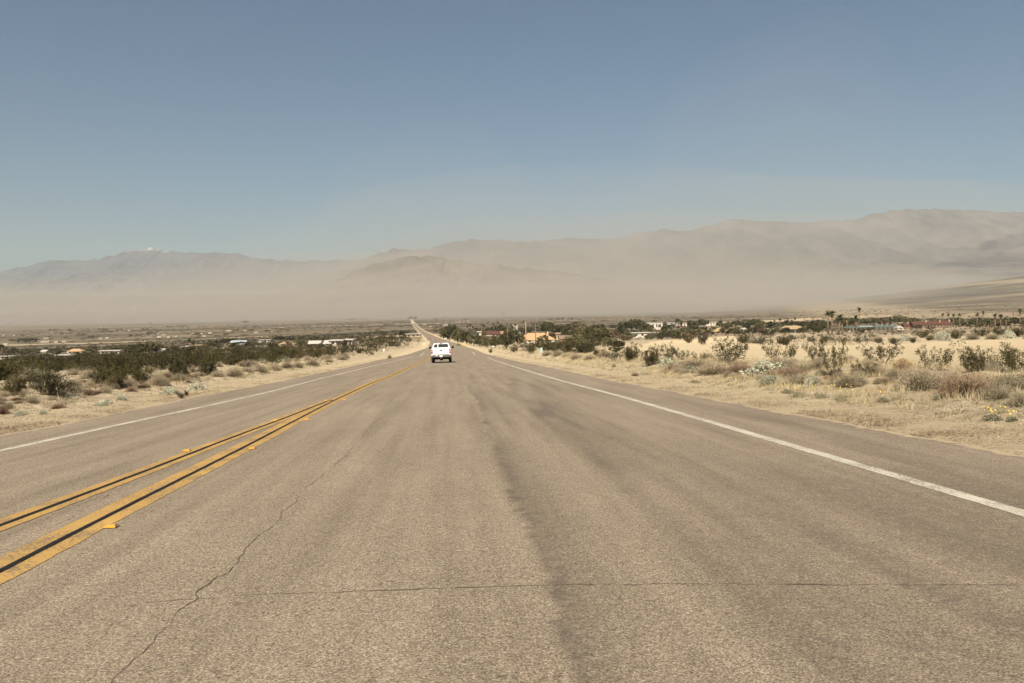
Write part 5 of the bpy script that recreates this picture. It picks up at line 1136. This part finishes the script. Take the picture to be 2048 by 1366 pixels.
# ================================================================== SIGNS
m_sgn = plain('pale_green_sign', (.42, .58, .52), .5, .04, 3); m_post = plain('steel_post', (.42, .40, .36), .6, .1, 3); m_signw = plain('white_sign', (.80, .78, .72), .5, .04, 3); m_yel = plain('yellow_sign', (.70, .50, .08), .5, .08, 3); m_ink = plain('sign_ink', (.05, .06, .055), .6, .1, 3)
def text_obj(name, s, size, mat, parent, loc):
    c = bpy.data.curves.new(name, 'FONT'); c.body = s; c.size = size; c.align_x = 'CENTER'; c.align_y = 'CENTER'; c.extrude = .002; c.materials.append(mat)
    o = bpy.data.objects.new(name, c); COL.objects.link(o); dg = bpy.context.evaluated_depsgraph_get(); me = bpy.data.meshes.new_from_object(o.evaluated_get(dg)); bpy.data.objects.remove(o)
    me.materials.clear(); me.materials.append(mat); t = link(name, me, parent, loc); t.rotation_euler = (R(90), 0, 0); return t
x, y, z = at(1083, 713); s = y/F
e = link('mile_marker', None, None, (x, y, z)); tag(e, 'small pale green mile marker panel on a thin post on the right verge', 'sign')
mb = MB(); mb.box(-.03, .03, 0, .03, -.3, 18*s); link('post', mb.data('marker_post', m_post), e)
mb = MB(); w2 = 2.0*s; mb.box(-w2, w2, -.012, -.002, 8.5*s, 18.5*s); pn = link('panel', mb.data('marker_panel', m_sgn), e)
mb = MB()
for k, q in enumerate((16.2, 13.7, 11.2)): mb.box(-w2*.35, w2*.35, -.016, -.0125, (q-.7)*s, (q+.7)*s)
link('digits', mb.data('marker_digits', m_post), pn)
def aframe(px, py, w_, h_, label, mark):
    x, y, z = at(px, py); s = y/F; W, H_ = w_*s, h_*s; e = link('triangular_sign', None, None, (x, y, z)); tag(e, label, 'sign')
    mb = MB(); a = [(-W/2, H_*.12), (W/2, H_*.12), (W*.22, H_), (-W*.22, H_)]
    mb.loft([[(p, -.03, q) for p, q in a], [(p, .03, q) for p, q in a]]); pn = link('panel', mb.data('triangle_panel', m_signw), e)
    mb = MB(); mb.box(-.04, .04, .035, .1, -.3, H_*.8); link('post', mb.data('sign_post', m_post), e)
    if mark: mb = MB(); mb.box(-W*.10, W*.12, -.05, -.031, H_*.35, H_*.78); link('symbol', mb.data('sign_symbol', m_ink), pn)
aframe(890.5, 679, 6.5, 7.5, 'white tapered roadside sign with a dark mark, under the first roadside trees', True)
aframe(986, 695, 5.2, 6.5, 'plain white tapered sign on the right verge before dark bushes', False)
for px, lb in ((926, 'round yellow road marker, left one of the pair on the right verge'), (930.5, 'round yellow road marker, right one of the pair on the right verge')):
    x, y, z = at(px, 692.5); s = y/F; e = link('yellow_marker', None, None, (x, y, z)); tag(e, lb, 'sign'); rr_ = 1.7*s
    mb = MB(); mb.box(-.06, .06, .03, .1, -.3, 4.5*s); link('post', mb.data('marker_post', m_ink), e)
    mb = MB(); mb.tube((0, -.03, 4*s), (0, .02, 4*s), rr_, rr_, 16); link('disc', mb.data('marker_disc', m_yel), e)
def paddle(px, py, h_, w_, label):
    x, y, z = at(px, py); s = y/F; e = link('road_delineator', None, None, (x, y, z)); tag(e, label, 'post')
    mb = MB(); mb.box(-.035, .035, 0, .03, -.2, h_*s*.8); link('post', mb.data('delineator_post', m_post), e); mb = MB(); mb.box(-w_*s/2, w_*s/2, -.015, -.002, h_*s*.6, h_*s); link('reflector', mb.data('delineator_reflector', m_signw), e)
paddle(768, 711, 13, 2.0, 'thin post with a small white top on the left verge'); paddle(848, 692, 5, 2.4, 'short post with a bright white reflector left of the pickup'); paddle(920, 688, 13, 1.2, 'thin pale post on the right verge before the trees'); paddle(971, 692, 6, 3, 'small pale sign under the long red roof')

# raised markers -----------------------------------------------------
m_amb = plain('amber_reflector', (.75, .30, .03), .35, .1, 20, spec=.5)
RM = [(222, 1055, 'nearest amber reflector beside the right yellow line'), (504, 898, 'second amber reflector beside the right yellow line'), (614, 840, 'third amber reflector beside the right yellow line'), (689, 800, 'fourth amber reflector beside the right yellow line'), (374, 902.5, 'nearest amber reflector beside the left yellow line'), (551, 841, 'second amber reflector beside the left yellow line'), (652, 801.5, 'third amber reflector beside the left yellow line')]
mb = MB(); mb.box(-.055, .055, -.05, .05, 0, .02, tx=.014, ty=.03); rm_body = mb.data('reflector_body', m_yellow, bevel=.002); mb = MB(); mb.poly([(-.046, -.0485, .003), (.046, -.0485, .003), (.036, -.026, .0185), (-.036, -.026, .0185)]); rm_lens = mb.data('reflector_lens', m_amb)
for px, py, lb in RM:
    x, y = unproj_road(px, py); z = float(road_z(x, y))+.009; e = link('road_reflector', None, None, (x, y, z), math.atan(.0743)); tag(e, lb, 'road reflector', 'amber reflectors along the centre lines')
    b_ = link('body', rm_body, e); l_ = link('lens', rm_lens, e)

# ================================================================== PICKUP
m_tw, nt, b = nodes('white_car_paint'); b.inputs['Base Color'].default_value = (.86, .85, .82, 1); b.inputs['Roughness'].default_value = .3; b.inputs['Coat Weight'].default_value = .5; b.inputs['Specular IOR Level'].default_value = .5
m_chr = plain('bumper_metal', (.16, .15, .14), .35, .1, 5, metal=.6, spec=.5); m_tyre = plain('tyre_rubber', (.022, .02, .019), .85, .2, 6); m_rim = plain('wheel_rim', (.35, .34, .33), .35, .1, 5, metal=.8); m_lamp = plain('red_lamp', (.38, .035, .03), .25, .15, 8, spec=.5); m_lampw = plain('reverse_lamp', (.75, .6, .55), .25, .1, 8)
m_cglass = plain('tinted_glass', (.03, .028, .028), .08, .2, 2, spec=.6); m_plast = plain('black_plastic', (.02, .019, .018), .6, .2, 6); m_plate = plain('licence_plate', (.72, .66, .56), .5, .04, 10); m_under = plain('underbody', (.018, .016, .014), .9, .2, 4)
tx_, ty_ = unproj_road(882.8, 726.0); tz_ = float(road_z(tx_, ty_)); gr = float(prof(ty_+6)-prof(ty_))/6
P_ = link('pickup_truck', None, None, (tx_, ty_, tz_)); P_.rotation_euler = (math.atan(gr), R(-1.2), math.atan(.074)); tag(P_, 'white crew cab pickup truck driving away down the right lane', 'pickup truck')
# local: +Y forward, rear bumper at y=0, centre x=0
def ringbox(y, hw, z0, z1, r=.06, k=0):
    return [(-hw+k, y, z0), (hw-k, y, z0), (hw, y, z0+r), (hw, y, z1-r), (hw-r*.8, y, z1), (-hw+r*.8, y, z1), (-hw, y, z1-r), (-hw, y, z0+r)]
body = MB()
body.loft([ringbox(.16, .955, .80, 1.40), ringbox(.22, .985, .72, 1.43), ringbox(1.2, .99, .70, 1.44), ringbox(2.1, .99, .62, 1.44), ringbox(2.5, .985, .55, 1.42), ringbox(4.3, .98, .55, 1.38), ringbox(5.3, .96, .55, 1.30), ringbox(5.75, .86, .6, 1.12)])
bd = link('body', body.data('truck_body', m_tw, bevel=.012), P_)
# tailgate proud of the bed, with raised top lip
mb = MB(); mb.box(-.80, .80, .105, .158, .84, 1.46, tx=.02); tg = link('tailgate', mb.data('tailgate', m_tw, bevel=.015), P_)
mb = MB(); mb.box(-.78, .78, .07, .17, 1.461, 1.50, tx=.03, ty=.02); link('tailgate_lip', mb.data('tailgate_lip', m_tw, bevel=.008), tg)
mb = MB(); mb.box(-.12, .12, .092, .104, 1.20, 1.30); link('tailgate_handle', mb.data('tailgate_handle', m_plast, bevel=.004), tg)
mb = MB(); mb.box(-.13, .13, .097, .104, 1.085, 1.12); link('emblem', mb.data('emblem', m_rim), tg)
# cab
def cab(y, hb, ht, zb, zt): return [(-hb, y, zb), (hb, y, zb), (ht, y, zt-.05), (ht-.07, y, zt), (-ht+.07, y, zt), (-ht, y, zt-.05)]
c = MB(); c.loft([cab(2.15, .93, .86, 1.38, 1.50), cab(2.22, .93, .78, 1.38, 1.90), cab(2.45, .93, .75, 1.38, 1.975), cab(3.6, .93, .75, 1.36, 1.985), cab(4.0, .93, .74, 1.34, 1.94), cab(4.55, .92, .82, 1.32, 1.45)])
cb = link('cab', c.data('truck_cab', m_tw, bevel=.015), P_)
mb = MB(); mb.poly([(-.76, 2.128, 1.545), (.76, 2.128, 1.545), (.655, 2.198, 1.87), (-.655, 2.198, 1.87)]); mb.poly([(-.76, 2.14, 1.545), (-.655, 2.21, 1.87), (.655, 2.21, 1.87), (.76, 2.14, 1.545)]); rw_ = link('rear_window', mb.data('rear_window', m_cglass), cb)
mb = MB(); mb.box(-.36, -.29, 2.10, 2.122, 1.54, 1.86, ty=0); refl_ = link('painted_reflection', mb.data('painted_reflection', m_tw), cb)  # white strip standing in for a bright reflection on the rear glass
refl_.data.transform(Matrix.Shear('XY', 4, (0, 0))) if False else None
mb = MB(); mb.box(-.14, .14, 2.18, 2.24, 1.925, 1.965); link('high_brake_lamp', mb.data('high_brake_lamp', m_lamp), cb)
for sx in (-1, 1):
    for (ya, yb_) in ((2.5, 3.25), (3.35, 4.2)):
        mb = MB(); f_ = lambda yy, zz_: (sx*(.932-(zz_-1.38)/.57*.178+.004), yy, zz_)
        mb.poly([f_(ya, 1.45), f_(yb_, 1.45), f_(yb_-.1 if ya < 3 else yb_-.35, 1.88), f_(ya+.1, 1.88)]); link('side_window', mb.data('side_window', m_cglass), cb)
    # lamps
    mb = MB(); mb.box(sx*.985-.0 if sx < 0 else .815, -.815 if sx < 0 else .985, .10, .30, .95, 1.34); lp = link('tail_lamp', mb.data('tail_lamp', m_lamp, bevel=.01), P_)
    mb = MB(); mb.box(sx*.90-.05, sx*.90+.05, .088, .099, 1.10, 1.19); link('reverse_lamp', mb.data('reverse_lamp', m_lampw), lp)
    # mirrors
    mb = MB(); mb.box(sx*1.17-.105, sx*1.17+.105, 4.0, 4.12, 1.38, 1.66, tx=.015, ty=.0); mr_ = link('side_mirror', mb.data('side_mirror', m_plast, bevel=.02), P_)
    mb = MB(); mb.tube((sx*.92, 4.08, 1.46), (sx*1.08, 4.06, 1.48), .035, .03, 8); link('mirror_arm', mb.data('mirror_arm', m_plast), mr_)
    for wy in (1.35, 4.85):
        mb = MB(); mb.tube((sx*.73, wy, .40), (sx*.99, wy, .40), .40, .40, 28); wl_ = link('wheel', mb.data('tyre', m_tyre, bevel=.03), P_)
        mb = MB(); mb.tube((sx*.975, wy, .40), (sx*1.0, wy, .40), .25, .22, 20); link('rim', mb.data('rim', m_rim), wl_)
    mb = MB(); mb.box(min(sx*.95, sx*.70), max(sx*.95, sx*.70), .62, .64, .28, .60); link('mud_flap', mb.data('mud_flap', m_plast), P_)
mb = MB(); mb.loft([[(-.96, 0.0, .56), (.96, 0, .56), (.96, 0, .78), (-.96, 0, .78)], [(-.96, .22, .56), (.96, .22, .56), (.96, .22, .78), (-.96, .22, .78)]]); bp = link('rear_bumper', mb.data('rear_bumper', m_chr, bevel=.025), P_)
mb = MB(); mb.box(-.16, .16, -.014, -.002, .61, .765); link('licence_plate', mb.data('licence_plate', m_plate), bp)
mb = MB(); mb.box(-.55, -.32, -.012, -.002, .70, .765); link('bumper_sticker', mb.data('bumper_sticker', m_signw), bp)
mb = MB(); mb.box(-.05, .05, -.10, .3, .44, .53); mb.tube((0, -.10, .53), (0, -.10, .60), .03, .03, 10); ht = link('tow_hitch', mb.data('tow_hitch', m_rim, bevel=.006), P_)
mb = MB(); mb.box(-.72, .72, .3, 5.4, .42, .62); mb.tube((-.7, 1.35, .4), (.7, 1.35, .4), .07, .07, 10); mb.tube((-.14, 1.35, .40), (.14, 1.35, .40), .17, .17, 14); mb.tube((.5, .1, .5), (.5, 1.2, .5), .05, .05, 8); link('underbody', mb.data('underbody', m_under), P_)
